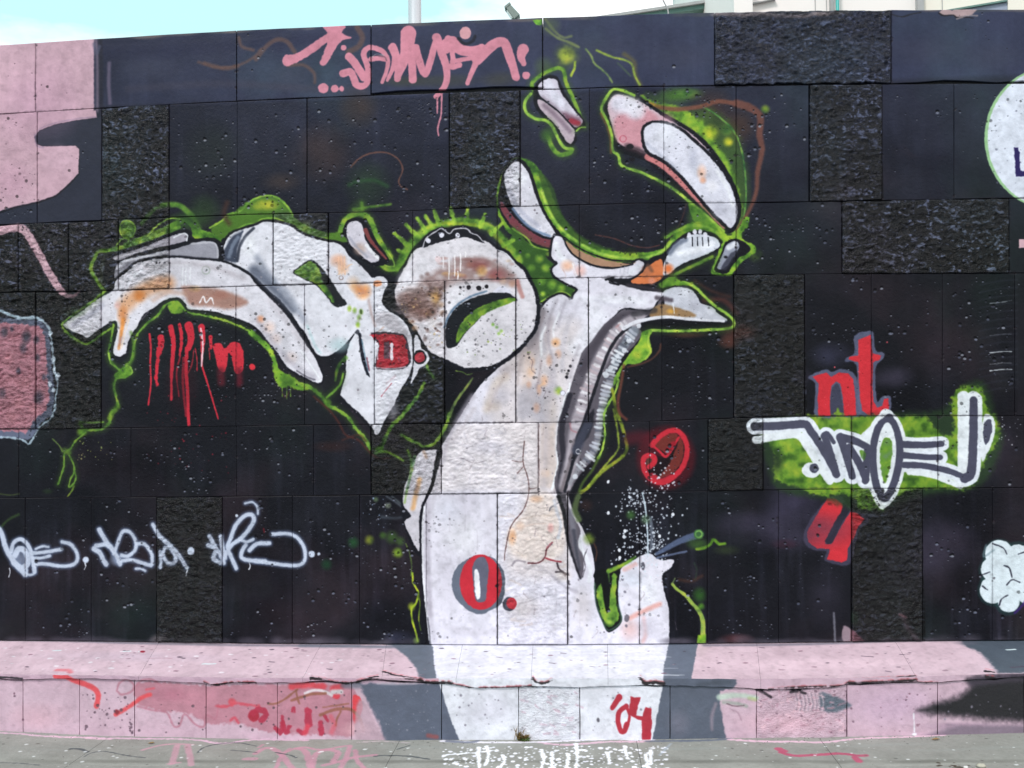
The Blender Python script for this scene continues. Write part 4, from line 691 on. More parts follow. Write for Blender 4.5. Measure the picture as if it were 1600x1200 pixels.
# ================================================================ ledge
cl = CV['c']; cl.c[:] += cl.n2[..., None] * 8 + cl.n3[..., None] * 5
B((192, 172, 188), 200, 1030, 200, .4, 'c', 20); B((222, 192, 204), 1250, 1040, 250, .5, 'c', 20)
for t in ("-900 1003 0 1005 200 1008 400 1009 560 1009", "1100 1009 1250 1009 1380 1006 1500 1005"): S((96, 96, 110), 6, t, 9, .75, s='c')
F((94, 100, 114), "560 1000 612 1008 622 1016 636 1028 650 1046 656 1064 720 1066 690 1000", 5, s='c', sm=0); S((104, 108, 122), 9, "470 1009 540 1010 620 1010 670 1008", 9, .8, s='c')
F((96, 102, 118), "1030 1000 1091 1000 1086 1030 1078 1068 1030 1068", 1.8, s='c', sm=0)
F((213, 210, 221), "670 996 676 1012 677 1037 682 1062 684 1072 1036 1072 1036 1045 1040 1028 1044 1008 1046 996", 1.8, s='c', sm=0)
for i in range(90):
    x = random.uniform(680, 1030); y = random.uniform(1012, 1058); l = random.uniform(10, 50); S(random.choice([(210, 208, 220), (240, 240, 246)]), 2, [x, y, x + l, y + random.uniform(-1, 1)], 2, .4, s='c', n=.3)
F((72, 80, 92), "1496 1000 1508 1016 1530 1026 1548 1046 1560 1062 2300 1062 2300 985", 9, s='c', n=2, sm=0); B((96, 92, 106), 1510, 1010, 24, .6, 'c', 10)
S((70, 60, 76), 3, "1580 1052 1700 1050 1900 1048", 2, s='c')
D([(232, 226, 234)], 0, 1012, 560, 1056, 60, .8, 2.6, .75, 'c', el=2); D([(120, 84, 100), (70, 56, 70), (150, 120, 134)], -100, 1012, 1500, 1058, 150, .8, 2.2, .7, 'c', h=.2, el=2.2)
for x, y, l in ((88, 1022, 12), (198, 1022, 10), (326, 1040, 20), (220, 1022, 8), (1580, 1023, 14)): S((214, 228, 232), 3, [x - l / 2, y, x + l / 2, y - .5], 2, .9, s='c')
O((150, 40, 60), 222, 1022, 4, 1.6, s='c'); S((170, 130, 144), 1.6, "230 1032 250 1032 268 1032", 1.6, .7, s='c'); S((206, 88, 96), 7, "88 1052 104 1052 110 1056", 5, .6, s='c')
for x, y in ((1360, 1030), (1410, 1028), (1350, 1029), (1388, 1053), (780, 1027), (880, 1020), (862, 1036), (1190, 1013), (925, 1042), (424, 1035), (514, 1046)): S((84, 70, 84), 1.8, [x - 4, y, x + 4, y + 1], 1.4, .8, s='c')
# ================================================================ plinth and the lip above it
cp = CV['p']; cp.c[:] += cp.n2[..., None] * 7 + cp.n3[..., None] * 4
S((186, 150, 172), 9, "-900 1060 0 1060 400 1064 600 1064", 8, .5, s='p'); B((214, 170, 184), 60, 1120, 60, .5, 'p', 26); B((222, 176, 190), 1230, 1130, 90, .5, 'p', 24); B((196, 164, 190), 1390, 1100, 90, .6, 'p', 40)
F((176, 116, 132), "212 1070 250 1066 330 1072 400 1070 480 1072 550 1072 556 1142 520 1150 440 1146 400 1140 372 1130 330 1132 300 1118 262 1112 232 1108 214 1100", 5, .85, s='p', n=2.4)
B((190, 128, 146), 300, 1090, 60, .5, 'p', 18); B((160, 96, 116), 260, 1085, 40, .5, 'p', 14); B((186, 130, 146), 450, 1100, 60, .5, 'p', 20)
for t in ("182 1080 186 1068 198 1062 208 1070 206 1080 190 1086 182 1080", "212 1072 224 1062 240 1062 250 1072", "214 1104 236 1110 260 1114 270 1134 280 1134 288 1116 304 1132 318 1136 322 1118 336 1124 340 1108"): S((176, 112, 130), 3, t, 2.4, .75, s='p')
S((214, 70, 78), 8, "88 1056 104 1058 116 1064 136 1071 148 1078 153 1088 150 1104", 3, .92, s='p'); S((216, 72, 80), 6, "180 1117 194 1109 208 1100 222 1090 234 1086", 3.4, .9, s='p'); O((130, 40, 52), 182, 1113, 4, s='p', soft=3); S((214, 80, 96), 3, "228 1078 240 1076", 3, .7, s='p')
S((200, 62, 80), 4, "336 1104 352 1104 372 1100 404 1104", 3, .7, s='p', n=2); O((206, 70, 84), 362, 1098, 6, 6, soft=4, s='p', a=.8); O((160, 34, 56), 396, 1119, 9, 9, soft=3, s='p'); S((200, 60, 80), 4, "360 1126 366 1122 372 1130", 3, .7, s='p')
DR = (166, 34, 62)
for t, w in (("394 1115 404 1110 416 1116 408 1126", 9), ("430 1138 438 1146 442 1128", 6), ("440 1120 446 1146 452 1136", 5), ("480 1112 482 1132", 11), ("466 1142 474 1146 480 1138", 6), ("500 1130 502 1146", 8), ("506 1118 512 1126", 5), ("456 1112 459 1106 460 1112", 3)): S(DR, w, t, 2.4, .85, s='p', n=2)
S((206, 66, 84), 8, "480 1136 476 1146", 5, .8, s='p'); S((206, 60, 72), 9, "455 1073 480 1071 505 1073", 5, .85, s='p', n=1.6); S((204, 58, 70), 9, "520 1076 532 1074", 5, .8, s='p'); F((214, 62, 72), "551 1088 562 1090 566 1104 562 1120 554 1132 551 1116", 2.4, s='p'); O((206, 62, 76), 525, 1088, 6, 5, s='p', soft=3)
S((224, 214, 220), 4, "476 1084 490 1079 506 1081 518 1087", 2, .9, s='p'); S((214, 220, 222), 7, "520 1082 532 1081", 4, .8, s='p')
for t, w in (("418 1100 430 1100 446 1092 456 1084 464 1078", 3), ("455 1095 470 1090 488 1085 508 1084", 4), ("462 1080 464 1090 467 1100", 3), ("500 1118 520 1110 540 1108 552 1112 562 1124 567 1142", 4.5), ("504 1106 524 1103 544 1100", 2), ("532 1112 526 1124 524 1134", 3)): S((136, 84, 64), w, t, 1.8, .8, s='p')
B((228, 180, 190), 555, 1140, 30, .8, 'p', 14); S((214, 80, 96), 7, "516 1120 522 1132 518 1144", 5, .5, s='p')
F((86, 92, 110), "540 1068 560 1068 566 1080 578 1104 592 1130 602 1160 730 1160 700 1068", 6, s='p', n=1.6, sm=0); S((90, 96, 112), 8, "536 1072 560 1072", 6, .7, s='p'); D([(150, 150, 164)], 600, 1080, 690, 1145, 26, .7, 1.6, .6, 'p')
F((178, 150, 164), "558 1098 572 1102 588 1136 598 1158 556 1158", 5, .8, s='p'); S((150, 70, 70), 6, "668 1150 682 1152", 4, .7, s='p'); S((214, 196, 208), 4, "590 1068 620 1069 650 1068", 3, .5, s='p')
F((84, 90, 106), "1020 1040 1145 1050 1150 1066 1144 1076 1124 1080 1126 1110 1130 1130 1136 1165 1000 1165", 3, s='p', n=1.2, sm=0); B((106, 106, 122), 1060, 1130, 22, .7, 'p', 28); S((150, 132, 146), 4, "1118 1100 1112 1120 1112 1140", 5, .7, s='p'); S((66, 72, 84), 6, "1090 1070 1120 1066 1140 1066", 5, .7, s='p')
F((220, 220, 230), "684 1040 686 1070 692 1087 702 1120 712 1145 722 1170 1016 1170 1022 1140 1029 1105 1035 1072 1037 1040", 1.6, s='p', sm=0)
for i in range(60):
    x = random.uniform(812, 904); y = random.uniform(1080, 1150); S(random.choice([(176, 170, 184), (196, 160, 178), (236, 234, 242)]), 2.4, [x, y, x + random.uniform(3, 12), y + random.uniform(-2, 5)], 2.4, .55, s='p')
B((204, 200, 214), 760, 1110, 60, .6, 'p', 36); B((210, 208, 220), 960, 1100, 60, .5, 'p', 30); D([(110, 104, 118)], 700, 1080, 1020, 1146, 36, .8, 2, .7, 'p', h=.25); O((60, 56, 66), 934, 1126, 2.4, 3.4, s='p', a=.8)
YR = (168, 34, 52)
S(YR, 9, "967 1090 962 1098 956 1107", 1.6, s='p', w2=6); S(YR, 7, "978 1104 968 1112 965 1126 969 1142 975 1143 979 1132", 1.6, s='p'); S(YR, 4, "978 1104 983 1118 981 1130 976 1136", 1.6, s='p'); F(YR, "985 1089 1000 1091 995 1110 994 1118 1004 1120 1004 1127 990 1122 982 1116", 1.5, s='p', sm=0)
F(YR, "1008 1105 1017 1108 1018 1130 1016 1157 1003 1157 1002 1130 1004 1116", 1.5, s='p', sm=0)
S((186, 204, 190), 9, "1124 1090 1145 1087 1165 1088 1182 1091", 5, .85, s='p', w2=5); S((150, 156, 150), 5, "1130 1098 1150 1100 1166 1104", 4, .8, s='p'); S((92, 66, 76), 1.8, "1135 1100 1148 1104 1162 1103", 1.4, .8, s='p'); S((186, 200, 120), 5, "1170 1092 1180 1094", 3, .6, s='p')
S((150, 118, 134), 2, "1140 1108 1152 1114 1158 1126", 3, .6, s='p')
F((88, 100, 114), "1281 1082 1296 1086 1316 1094 1330 1103 1314 1110 1300 1114 1284 1110 1278 1096", 5, .95, s='p'); 
for x in range(1240, 1284, 6): S((222, 196, 208), 2, [x, 1082, x + 4, 1098, x + 2, 1114], 2, .6, s='p'); S((120, 110, 126), 1.4, [x + 3, 1084, x + 6, 1100, x + 4, 1110], 1.6, .6, s='p')
for t in ("1182 1078 1192 1082 1204 1090", "1235 1082 1246 1081 1258 1084"): S((46, 36, 46), 4, t, 1.8, .95, s='p')
for _ in range(70):
    x = random.uniform(1185, 1322); y = random.uniform(1078, 1146); S(random.choice([(216, 170, 186), (176, 132, 150), (226, 186, 198)]), 2.4, [x, y, x + random.uniform(-4, 10), y + random.uniform(-3, 4)], 2.4, .6, s='p')
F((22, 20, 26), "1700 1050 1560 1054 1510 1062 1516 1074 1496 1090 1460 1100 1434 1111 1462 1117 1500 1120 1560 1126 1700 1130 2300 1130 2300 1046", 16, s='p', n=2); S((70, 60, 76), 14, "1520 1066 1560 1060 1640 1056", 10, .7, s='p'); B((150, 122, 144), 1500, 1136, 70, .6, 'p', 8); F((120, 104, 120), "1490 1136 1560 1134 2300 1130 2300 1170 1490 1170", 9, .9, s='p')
S((232, 232, 240), 1.6, "1427 1116 1428 1132 1428 1144", 1.2, .9, s='p'); O((232, 232, 240), 1428, 1148, 4, 2, s='p')
D([(84, 60, 76), (120, 84, 104)], -200, 1075, 36, 1145, 26, 1, 3, .8, 'p', h=.1); D([(84, 64, 78)], 126, 1080, 210, 1146, 46, .9, 2.6, .75, 'p', h=.1); D([(70, 56, 66)], 210, 1080, 560, 1148, 40, .8, 2.4, .7, 'p', h=.1); D([(130, 90, 106), (90, 64, 80)], 1185, 1076, 1470, 1146, 60, .8, 2.2, .6, 'p', h=.15); D([(130, 124, 140)], 1470, 1080, 1600, 1130, 14, .8, 2.4, .8, 'p')
# shade of the broken joint under the ledge, painted as dark jagged strokes
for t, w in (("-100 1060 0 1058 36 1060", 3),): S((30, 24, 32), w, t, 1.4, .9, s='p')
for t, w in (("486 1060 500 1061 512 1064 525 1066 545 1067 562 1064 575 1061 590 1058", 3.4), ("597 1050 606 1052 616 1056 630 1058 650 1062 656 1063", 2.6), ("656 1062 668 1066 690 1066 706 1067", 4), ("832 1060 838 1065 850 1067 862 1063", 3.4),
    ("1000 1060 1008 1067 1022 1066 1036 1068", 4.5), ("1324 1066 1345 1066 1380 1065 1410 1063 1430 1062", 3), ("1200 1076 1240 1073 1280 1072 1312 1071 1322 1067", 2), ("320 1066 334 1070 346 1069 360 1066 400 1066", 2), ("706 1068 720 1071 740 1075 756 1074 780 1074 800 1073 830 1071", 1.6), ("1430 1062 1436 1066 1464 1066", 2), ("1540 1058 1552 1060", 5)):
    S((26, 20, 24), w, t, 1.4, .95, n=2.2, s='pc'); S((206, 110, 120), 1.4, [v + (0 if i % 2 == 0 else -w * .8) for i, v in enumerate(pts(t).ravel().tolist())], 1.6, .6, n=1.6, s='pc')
# ================================================================ pavement
cg = CV['g']; cg.c[:] += cg.n2[..., None] * 12
for x in range(-400, 2000, 90): B((146, 148, 144), x + random.uniform(-30, 30), 1165 + random.uniform(-4, 8), 70, .5, 'g', 8); B((98, 98, 92), x + random.uniform(-30, 30), 1190, 60, .5, 'g', 10)
S((206, 170, 190), 6, "-200 1145 0 1145 60 1150 120 1152 210 1154 300 1156 345 1162 400 1156 480 1157", 2.6, .9, s='g', n=3); S((214, 176, 194), 6, "78 1150 100 1152 120 1152 150 1154 172 1154", 3, .9, s='g', n=3)
S((214, 176, 194), 7, "840 1160 880 1164 940 1160 1010 1158", 4, .9, s='g', n=3); S((228, 222, 234), 7, "690 1158 760 1160 830 1160 900 1157 960 1155 1020 1156", 3, .9, s='g', n=2.4); S((98, 104, 122), 7, "1010 1158 1060 1158 1110 1157 1140 1155", 4, .85, s='g', n=2); S((98, 102, 118), 8, "700 1158 730 1160 745 1158", 4, .8, s='g', n=2)
S((218, 180, 198), 8, "1140 1156 1180 1158 1240 1159 1290 1159 1340 1154 1400 1152 1450 1150 1500 1146", 3, .92, s='g', n=3, w2=5); S((214, 190, 200), 3, "560 1160 600 1158 640 1160", 3, .6, s='g', n=3); S((120, 118, 130), 5, "1520 1146 1600 1144 1800 1140", 4, .6, s='g')
PT = (186, 136, 152)
for t, w in (("398 1178 412 1170 426 1170 440 1180 452 1196 460 1204", 9), ("430 1202 440 1180 452 1170", 6), ("464 1170 478 1176 486 1204", 10), ("486 1204 492 1180 510 1172 528 1176 520 1190", 9), ("505 1196 530 1190 552 1184 585 1180", 9), ("546 1166 540 1184 532 1200", 8), ("554 1172 558 1190 570 1202", 7), ("440 1178 470 1168 500 1172 540 1166", 6), ("404 1168 410 1164", 5)): S(PT, w, t, 3, .85, s='g', n=1.6)
for t, w in (("222 1172 245 1166 270 1163 300 1164", 6), ("276 1166 272 1180 268 1194", 9), ("292 1166 296 1180 298 1196", 9), ("262 1194 280 1192", 5), ("384 1186 396 1186", 12)): S((188, 142, 156), w, t, 3, .8, s='g', n=1.4)
S((178, 78, 106), 12, "1216 1170 1224 1174", 3, .9, s='g', n=1); S((178, 78, 106), 9, "1220 1176 1240 1181 1270 1180 1300 1177 1320 1178 1338 1181 1352 1181", 3, .9, s='g', n=1.4); S((178, 78, 106), 10, "1336 1184 1342 1190", 3, .9, s='g')
for t, w in (("130 1182 142 1176 160 1174 180 1177 200 1181 226 1184", 2.4), ("308 1176 318 1168 340 1163 370 1161 400 1166", 2.6), ("110 1170 124 1170 136 1174", 6), ("360 1172 380 1174 400 1176", 2.4), ("585 1182 605 1180 640 1182 670 1186", 4), ("0 1192 30 1193 60 1196", 2), ("430 1176 452 1180 462 1184", 3), ("620 1170 640 1164", 3)): S((70, 74, 78), w, t, 2, .85, s='g', n=1)
D([(226, 224, 234), (238, 238, 246)], 690, 1166, 800, 1200, 130, 1, 5, .95, 'g', el=.8); D([(226, 224, 234), (238, 238, 246)], 800, 1166, 1045, 1204, 300, 1, 5, .95, 'g', el=.8)
for x, y, l in ((748, 1168, 36), (760, 1166, 30), (846, 1172, 34), (862, 1176, 30), (900, 1162, 46), (888, 1178, 30), (1008, 1178, 26), (1016, 1172, 22), (948, 1176, 18), (785, 1180, 20), (976, 1166, 20)): S((236, 236, 244), 6, [x, y, x + random.uniform(-3, 3), y + l * .5, x + random.uniform(-5, 5), y + l], 2, .95, s='g', n=2.4, w2=4)
S((236, 236, 244), 5, "693 1180 740 1176 775 1172", 3, .9, s='g', n=4)
D([(222, 224, 226)], -100, 1160, 690, 1204, 60, .8, 3.4, .8, 'g'); D([(222, 224, 226)], 1045, 1160, 1620, 1204, 60, .8, 3, .8, 'g'); D([(70, 70, 68), (90, 86, 80)], -200, 1150, 1800, 1210, 160, .8, 3, .5, 'g', h=.3); S((170, 180, 200), 3, "1030 1180 1040 1170 1048 1162", 4, .6, s='g')
D([(60, 50, 40)], 1450, 1192, 1530, 1202, 14, 1.5, 4, .8, 'g')

# ---------------------------------------------------------------- masonry layout
XS = list(range(0, 1601, 200))
Bd = [lin_ext(XS, v) for v in (
    [71, 58, 46.5, 38, 30, 23, 18, 16, 15], [179, 167, 157.5, 149, 142, 136, 134, 131.5, 131],
    [352, 343, 335, 331, 323, 318, 317, 313, 310], [458, 454, 447, 442, 436, 433, 429, 428, 427],
    [671, 669, 665, 663, 660.5, 659, 651, 650, 650], [778, 777, 775.5, 773, 771, 769, 765.5, 763, 762],
    [1000, 1002, 1005, 1006, 1007, 1006, 1004, 1001, 1000])]
ROUGH, PIT, SMOOTH, SOFT = 2, 1, 0, 3
courses = [
 ([-700, -480, -230, 56, 370, 580, 848, 1116, 1392, 1680, 1950, 2200, 2400], {1116: 2, -480: 2, 1950: 2}),
 ([-700, -590, -480, -370, -260, -150, 59, 160, 265, 371, 480, 702, 813, 921, 1037, 1150, 1264, 1378, 1490, 1605, 1720, 1835, 1950, 2065, 2180, 2400],
  {160: 2, 702: 2, 1264: 2, -480: 2, 1720: 2, -150: 1, 371: 1, 480: 1, 265: 1, 813: 1, 921: 1, 1037: 1, 1150: 1, 1378: 1}),
 ([-700, -560, -450, -300, -190, -80, 30, 108, 186, 265, 427, 513.5, 645, 777, 905, 1040, 1150, 1315, 1576, 1690, 1850, 2000, 2180, 2400],
  {-80: 2, 30: 2, 108: 2, 186: 2, 427: 3, 1315: 2, -560: 2, 1850: 2, 265: 1, 513.5: 1, 645: 1, 777: 1, 905: 1, 1040: 1, 1150: 1}),
 ([-700, -560, -440, -310, -170, -55, 57, 159, 369, 476, 585, 695, 806, 919.5, 1034, 1146, 1257, 1361, 1472, 1585, 1700, 1820, 1940, 2060, 2400],
  {-55: 2, 57: 2, 585: 3, 1146: 2, -440: 2, 1820: 2, 159: 1, 369: 1, 695: 1, 806: 1, 1034: 1, 1257: 1, 1361: 1, 1472: 1}),
 ([-700, -520, -330, -160, 30, 205, 370, 490, 580, 690, 841, 1015, 1106, 1192, 1330, 1465, 1600, 1750, 1920, 2100, 2400],
  {580: 2, 690: 3, 1106: 2, -520: 2, 1750: 2, 30: 1, 205: 1, 370: 1, 490: 1, 1015: 1}),
 ([-700, -560, -420, -290, -160, -20, 40, 143, 245, 348, 457, 562, 666, 777, 887, 999, 1105, 1216, 1330, 1441, 1550, 1660, 1780, 1900, 2050, 2400],
  {245: 2, 777: 3, 1330: 2, -420: 2, 1780: 2, -20: 1, 40: 1, 143: 1, 348: 1, 457: 1, 562: 1, 999: 1, 1105: 1, 1216: 1, 1441: 1, 1550: 1}),
]
del courses[5][0][5]
def rough_h(x, z):
    "relief of the bush-hammered faces, 0..1, longer sideways than high"
    wx = 1.6 * vnoise(x * 21, z * 24); wz = 1.4 * vnoise(x * 17 + 9, z * 22)
    a = fbm(x * 40 + wx, z * 66 + wz, 4, .75)
    b = fbm(x * 12 + 40 + wx, z * 17 + 11 + wz, 3)
    c = np.abs(2 * vnoise(x * 64 + 5 + wx, z * 96 + wz) - 1)
    return np.clip(0.44 * a + 0.32 * b + 0.26 * c, 0, 1)

W_ = CV['w']
_c0 = W_.c
stones = []
for ci, (js, kinds) in enumerate(courses):
    for k in range(len(js) - 1): stones.append((ci, js[k], js[k + 1], kinds.get(js[k], SMOOTH)))
def stone_rect(ci, a, b):
    xm = (a + b) / 2; p = on_wall(np.array([a, b, xm, xm]), np.array([Bd[ci](a) + 50, Bd[ci](b) + 50, Bd[ci](xm), Bd[ci + 1](xm)]))
    return p[0, 0], p[1, 0], p[3, 2], p[2, 2]
# pits, and glints painted on the rough ridges, block by block
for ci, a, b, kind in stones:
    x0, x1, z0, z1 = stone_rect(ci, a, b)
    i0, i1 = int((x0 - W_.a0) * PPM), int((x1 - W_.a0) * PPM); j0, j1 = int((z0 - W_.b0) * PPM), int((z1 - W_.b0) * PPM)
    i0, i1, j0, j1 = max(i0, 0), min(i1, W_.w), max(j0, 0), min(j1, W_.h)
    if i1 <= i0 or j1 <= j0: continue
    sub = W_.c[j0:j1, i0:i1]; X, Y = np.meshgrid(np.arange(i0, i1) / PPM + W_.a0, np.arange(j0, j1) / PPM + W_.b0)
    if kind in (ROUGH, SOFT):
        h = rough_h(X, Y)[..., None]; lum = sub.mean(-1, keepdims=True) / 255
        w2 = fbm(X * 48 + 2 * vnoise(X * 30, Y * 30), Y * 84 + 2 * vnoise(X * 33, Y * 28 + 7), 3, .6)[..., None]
        glint = np.clip((w2 - .57) / .09, 0, 1) * (1.0 if z0 > 2.2 else (.6 if z0 > 1.3 else .34)) * np.clip((h - .38) / .12, 0, 1) * np.clip(.55 + 1.2 * (fbm(X * 3.1, Y * 3.7, 2)[..., None] - .3), .35, 1.2)
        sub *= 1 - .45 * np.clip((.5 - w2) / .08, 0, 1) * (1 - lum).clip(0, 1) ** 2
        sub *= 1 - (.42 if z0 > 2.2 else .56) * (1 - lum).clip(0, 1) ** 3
        # sky glints painted pale on the black ridges, hollows darkened in the colour
        sub += glint * (1 - lum).clip(0, 1) ** 3 * np.array((108, 116, 142), np.float32)
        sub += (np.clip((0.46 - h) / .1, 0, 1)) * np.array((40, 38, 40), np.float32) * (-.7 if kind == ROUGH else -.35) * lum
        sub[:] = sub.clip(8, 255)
    else:
        sub += np.float32(random.uniform(-2.5, 2.5))
        pa = max(a, -200); pb = min(b, 1800); 
        if pb <= pa: continue
        y0, y1 = float(Bd[ci]((pa + pb) / 2)) + 4, float(Bd[ci + 1]((pa + pb) / 2)) - 4; area = (pb - pa) * (y1 - y0) / 10000.0
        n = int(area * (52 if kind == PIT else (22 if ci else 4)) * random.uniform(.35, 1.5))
        # clustered pits, dark dots with a pale speck at the lower edge on black
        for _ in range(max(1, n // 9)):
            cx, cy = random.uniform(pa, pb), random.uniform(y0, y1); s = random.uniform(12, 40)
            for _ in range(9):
                x, y = random.gauss(cx, s), random.gauss(cy, s * .7)
                if not (pa + 4 < x < pb - 4 and y0 < y < y1): continue
                lum = None; px, pz = on_wall(np.array([x]), np.array([y]))[0][[0, 2]]
                u, v = int((px - W_.a0) * PPM), int((pz - W_.b0) * PPM)
                if 0 <= u < W_.w and 0 <= v < W_.h: lum = W_.c[v, u].mean()
                if lum is None: continue
                r = random.choice([.6, .7, .8, .9, 1, 1.2, 1.5, 2, 2.8])
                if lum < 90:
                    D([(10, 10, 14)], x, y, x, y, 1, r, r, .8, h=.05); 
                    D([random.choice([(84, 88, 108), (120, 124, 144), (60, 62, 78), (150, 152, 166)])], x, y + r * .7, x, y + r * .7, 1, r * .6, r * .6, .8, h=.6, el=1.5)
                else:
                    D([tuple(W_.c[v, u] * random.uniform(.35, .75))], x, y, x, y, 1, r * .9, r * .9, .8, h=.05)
# grime gathered along the joints
for ci in range(6):
    for x in range(-300, 1900, 100):
        if ci: S((34, 30, 38), random.uniform(1.2, 2.6), [v for q in range(x, x + 101, 20) for v in (q, float(Bd[ci](q)) + random.uniform(-.6, .8))], 3, random.uniform(.2, .6), n=2)
for ci, a, b, kind in stones:
    if -300 < a < 1900:
        ys = np.linspace(float(Bd[ci](a)) + 2, float(Bd[ci + 1](a)) - 2, 6); S((34, 30, 38), random.uniform(1, 2.2), [v for y in ys for v in (a + random.uniform(-.7, .7), y)], 2.6, random.uniform(.15, .5), n=2)
        for _ in range(3): y = random.choice(ys); D([(40, 34, 40)], a - 2, y - 5, a + 2, y + 5, 2, 1, 2.6, .6, h=.1)
# old weathering: thin spots and dust over everything pale
for k in 'wcp':
    cv = CV[k]; lum = cv.c.mean(-1, keepdims=True) / 255; X, Y = np.meshgrid(np.arange(cv.w) / PPM, np.arange(cv.h) / PPM)
    m1 = np.clip(fbm(X * 9, Y * 11, 4, .6) - .47, 0, 1)[..., None]; m2 = np.clip(fbm(X * 38 + 9, Y * 44, 3, .6) - .5, 0, 1)[..., None]; m3 = np.clip(fbm(X * 17 + 3, Y * 3.5, 3) - .55, 0, 1)[..., None]
    cv.c *= 1 - np.clip(lum - .25, 0, 1) * (m1 * .30 + m2 * .42 + m3 * .25)
W_.c += (W_.n2[..., None] * 3 + W_.n1[..., None] * 1.5) * (W_.c / 120).clip(.2, 1)

def image(cv):
    im = bpy.data.images.new(cv.name, cv.w, cv.h, alpha=True)
    buf = np.empty((cv.h, cv.w, 4), np.float32); buf[..., :3] = np.clip(cv.c, 0, 255) / 255.0; buf[..., 3] = cv.hgt
    im.alpha_mode = 'CHANNEL_PACKED'
    im.pixels.foreach_set(buf.ravel()); im.update(); im.pack(); return im

# ---------------------------------------------------------------- materials
def nodes(name):
    m = bpy.data.materials.new(name); m.use_nodes = True
    return m, m.node_tree.nodes, m.node_tree.links, m.node_tree.nodes["Principled BSDF"]
def noise(n, l, vec, scale, detail=5, rough=.55, sx=None):
    t = n.new("ShaderNodeTexNoise"); t.inputs["Scale"].default_value = scale; t.inputs["Detail"].default_value = detail; t.inputs["Roughness"].default_value = rough
    if sx:
        mp = n.new("ShaderNodeMapping"); mp.inputs["Scale"].default_value = sx; l.new(vec, mp.inputs[0]); vec = mp.outputs[0]
    l.new(vec, t.inputs["Vector"]); return t.outputs["Fac"]
def painted(name, cv, rough=.5, bump=.3, scale=60, dist=.002, spec=.5, coarse=None, gain=1.0, r_var=.15):
    m, n, l, b = nodes(name)
    im = n.new("ShaderNodeTexImage"); im.image = IM[cv]; im.interpolation = 'Cubic'; im.extension = 'EXTEND'
    uvn = n.new("ShaderNodeUVMap"); uvn.uv_map = "paint"; l.new(uvn.outputs[0], im.inputs[0])
    geo = n.new("ShaderNodeNewGeometry"); pos = geo.outputs["Position"]
    f = noise(n, l, pos, scale, 8, .65, coarse); g = noise(n, l, pos, 7, 4)
    mul = n.new("ShaderNodeMapRange"); mul.inputs["To Min"].default_value = .86 * gain; mul.inputs["To Max"].default_value = 1.1 * gain; l.new(f, mul.inputs["Value"])
    mx = n.new("ShaderNodeVectorMath"); mx.operation = 'SCALE'; l.new(im.outputs["Color"], mx.inputs[0]); l.new(mul.outputs[0], mx.inputs["Scale"]); l.new(mx.outputs[0], b.inputs["Base Color"])
    rr = n.new("ShaderNodeMapRange"); rr.inputs["To Min"].default_value = rough - r_var; rr.inputs["To Max"].default_value = rough + r_var; l.new(g, rr.inputs["Value"]); l.new(rr.outputs[0], b.inputs["Roughness"])
    b.inputs["Specular IOR Level"].default_value = spec
    b1 = n.new("ShaderNodeBump"); b1.inputs["Strength"].default_value = 1.0; b1.inputs["Distance"].default_value = .004; l.new(im.outputs["Alpha"], b1.inputs["Height"])
    b2 = n.new("ShaderNodeBump"); b2.inputs["Strength"].default_value = bump; b2.inputs["Distance"].default_value = dist; l.new(f, b2.inputs["Height"]); l.new(b1.outputs[0], b2.inputs["Normal"])
    l.new(b2.outputs[0], b.inputs["Normal"]); return m
def plain(name, col, rough=.7, bump=.2, scale=40, metal=0, var=.15, spec=.5):
    m, n, l, b = nodes(name); geo = n.new("ShaderNodeTexCoord"); f = noise(n, l, geo.outputs["Object"], scale)
    r = n.new("ShaderNodeValToRGB"); c = np.array(col); r.color_ramp.elements[0].color = (*(c * (1 - var)), 1); r.color_ramp.elements[1].color = (*np.minimum(c * (1 + var), 1), 1)
    l.new(f, r.inputs[0]); l.new(r.outputs[0], b.inputs["Base Color"]); b.inputs["Roughness"].default_value = rough; b.inputs["Metallic"].default_value = metal; b.inputs["Specular IOR Level"].default_value = spec
    bp = n.new("ShaderNodeBump"); bp.inputs["Strength"].default_value = bump; bp.inputs["Distance"].default_value = .01; l.new(f, bp.inputs["Height"]); l.new(bp.outputs[0], b.inputs["Normal"]); return m
IM = {k: image(CV[k]) for k in 'wcpg'}
M_smooth = painted("painted_smooth_stone", 'w', .5, .5, 45, .0035, .14)
M_pit = painted("painted_pitted_stone", 'w', .46, .7, 60, .004, .12)
M_rough = painted("painted_rough_stone", 'w', .26, 1.0, 95, .009, .26, (1, 1, 1.7))
M_soft = painted("painted_hewn_stone", 'w', .5, .6, 60, .005, .25, (1, 1, 1.4))
M_ledge = painted("painted_ledge", 'c', .5, .45, 40, .004)
M_plinth = painted("painted_plinth", 'p', .55, .6, 50, .005)
M_plinth_r = painted("painted_rough_plinth", 'p', .5, .9, 70, .009, .5, (1, 1, 1.6))
M_ground = painted("stained_concrete", 'g', .8, .8, 90, .004, .3)
M_mortar = plain("dark_mortar", (.022, .021, .024), .9, .6, 60)
M_stone_bare = plain("bare_stone", (.16, .155, .15), .85, .6, 30)

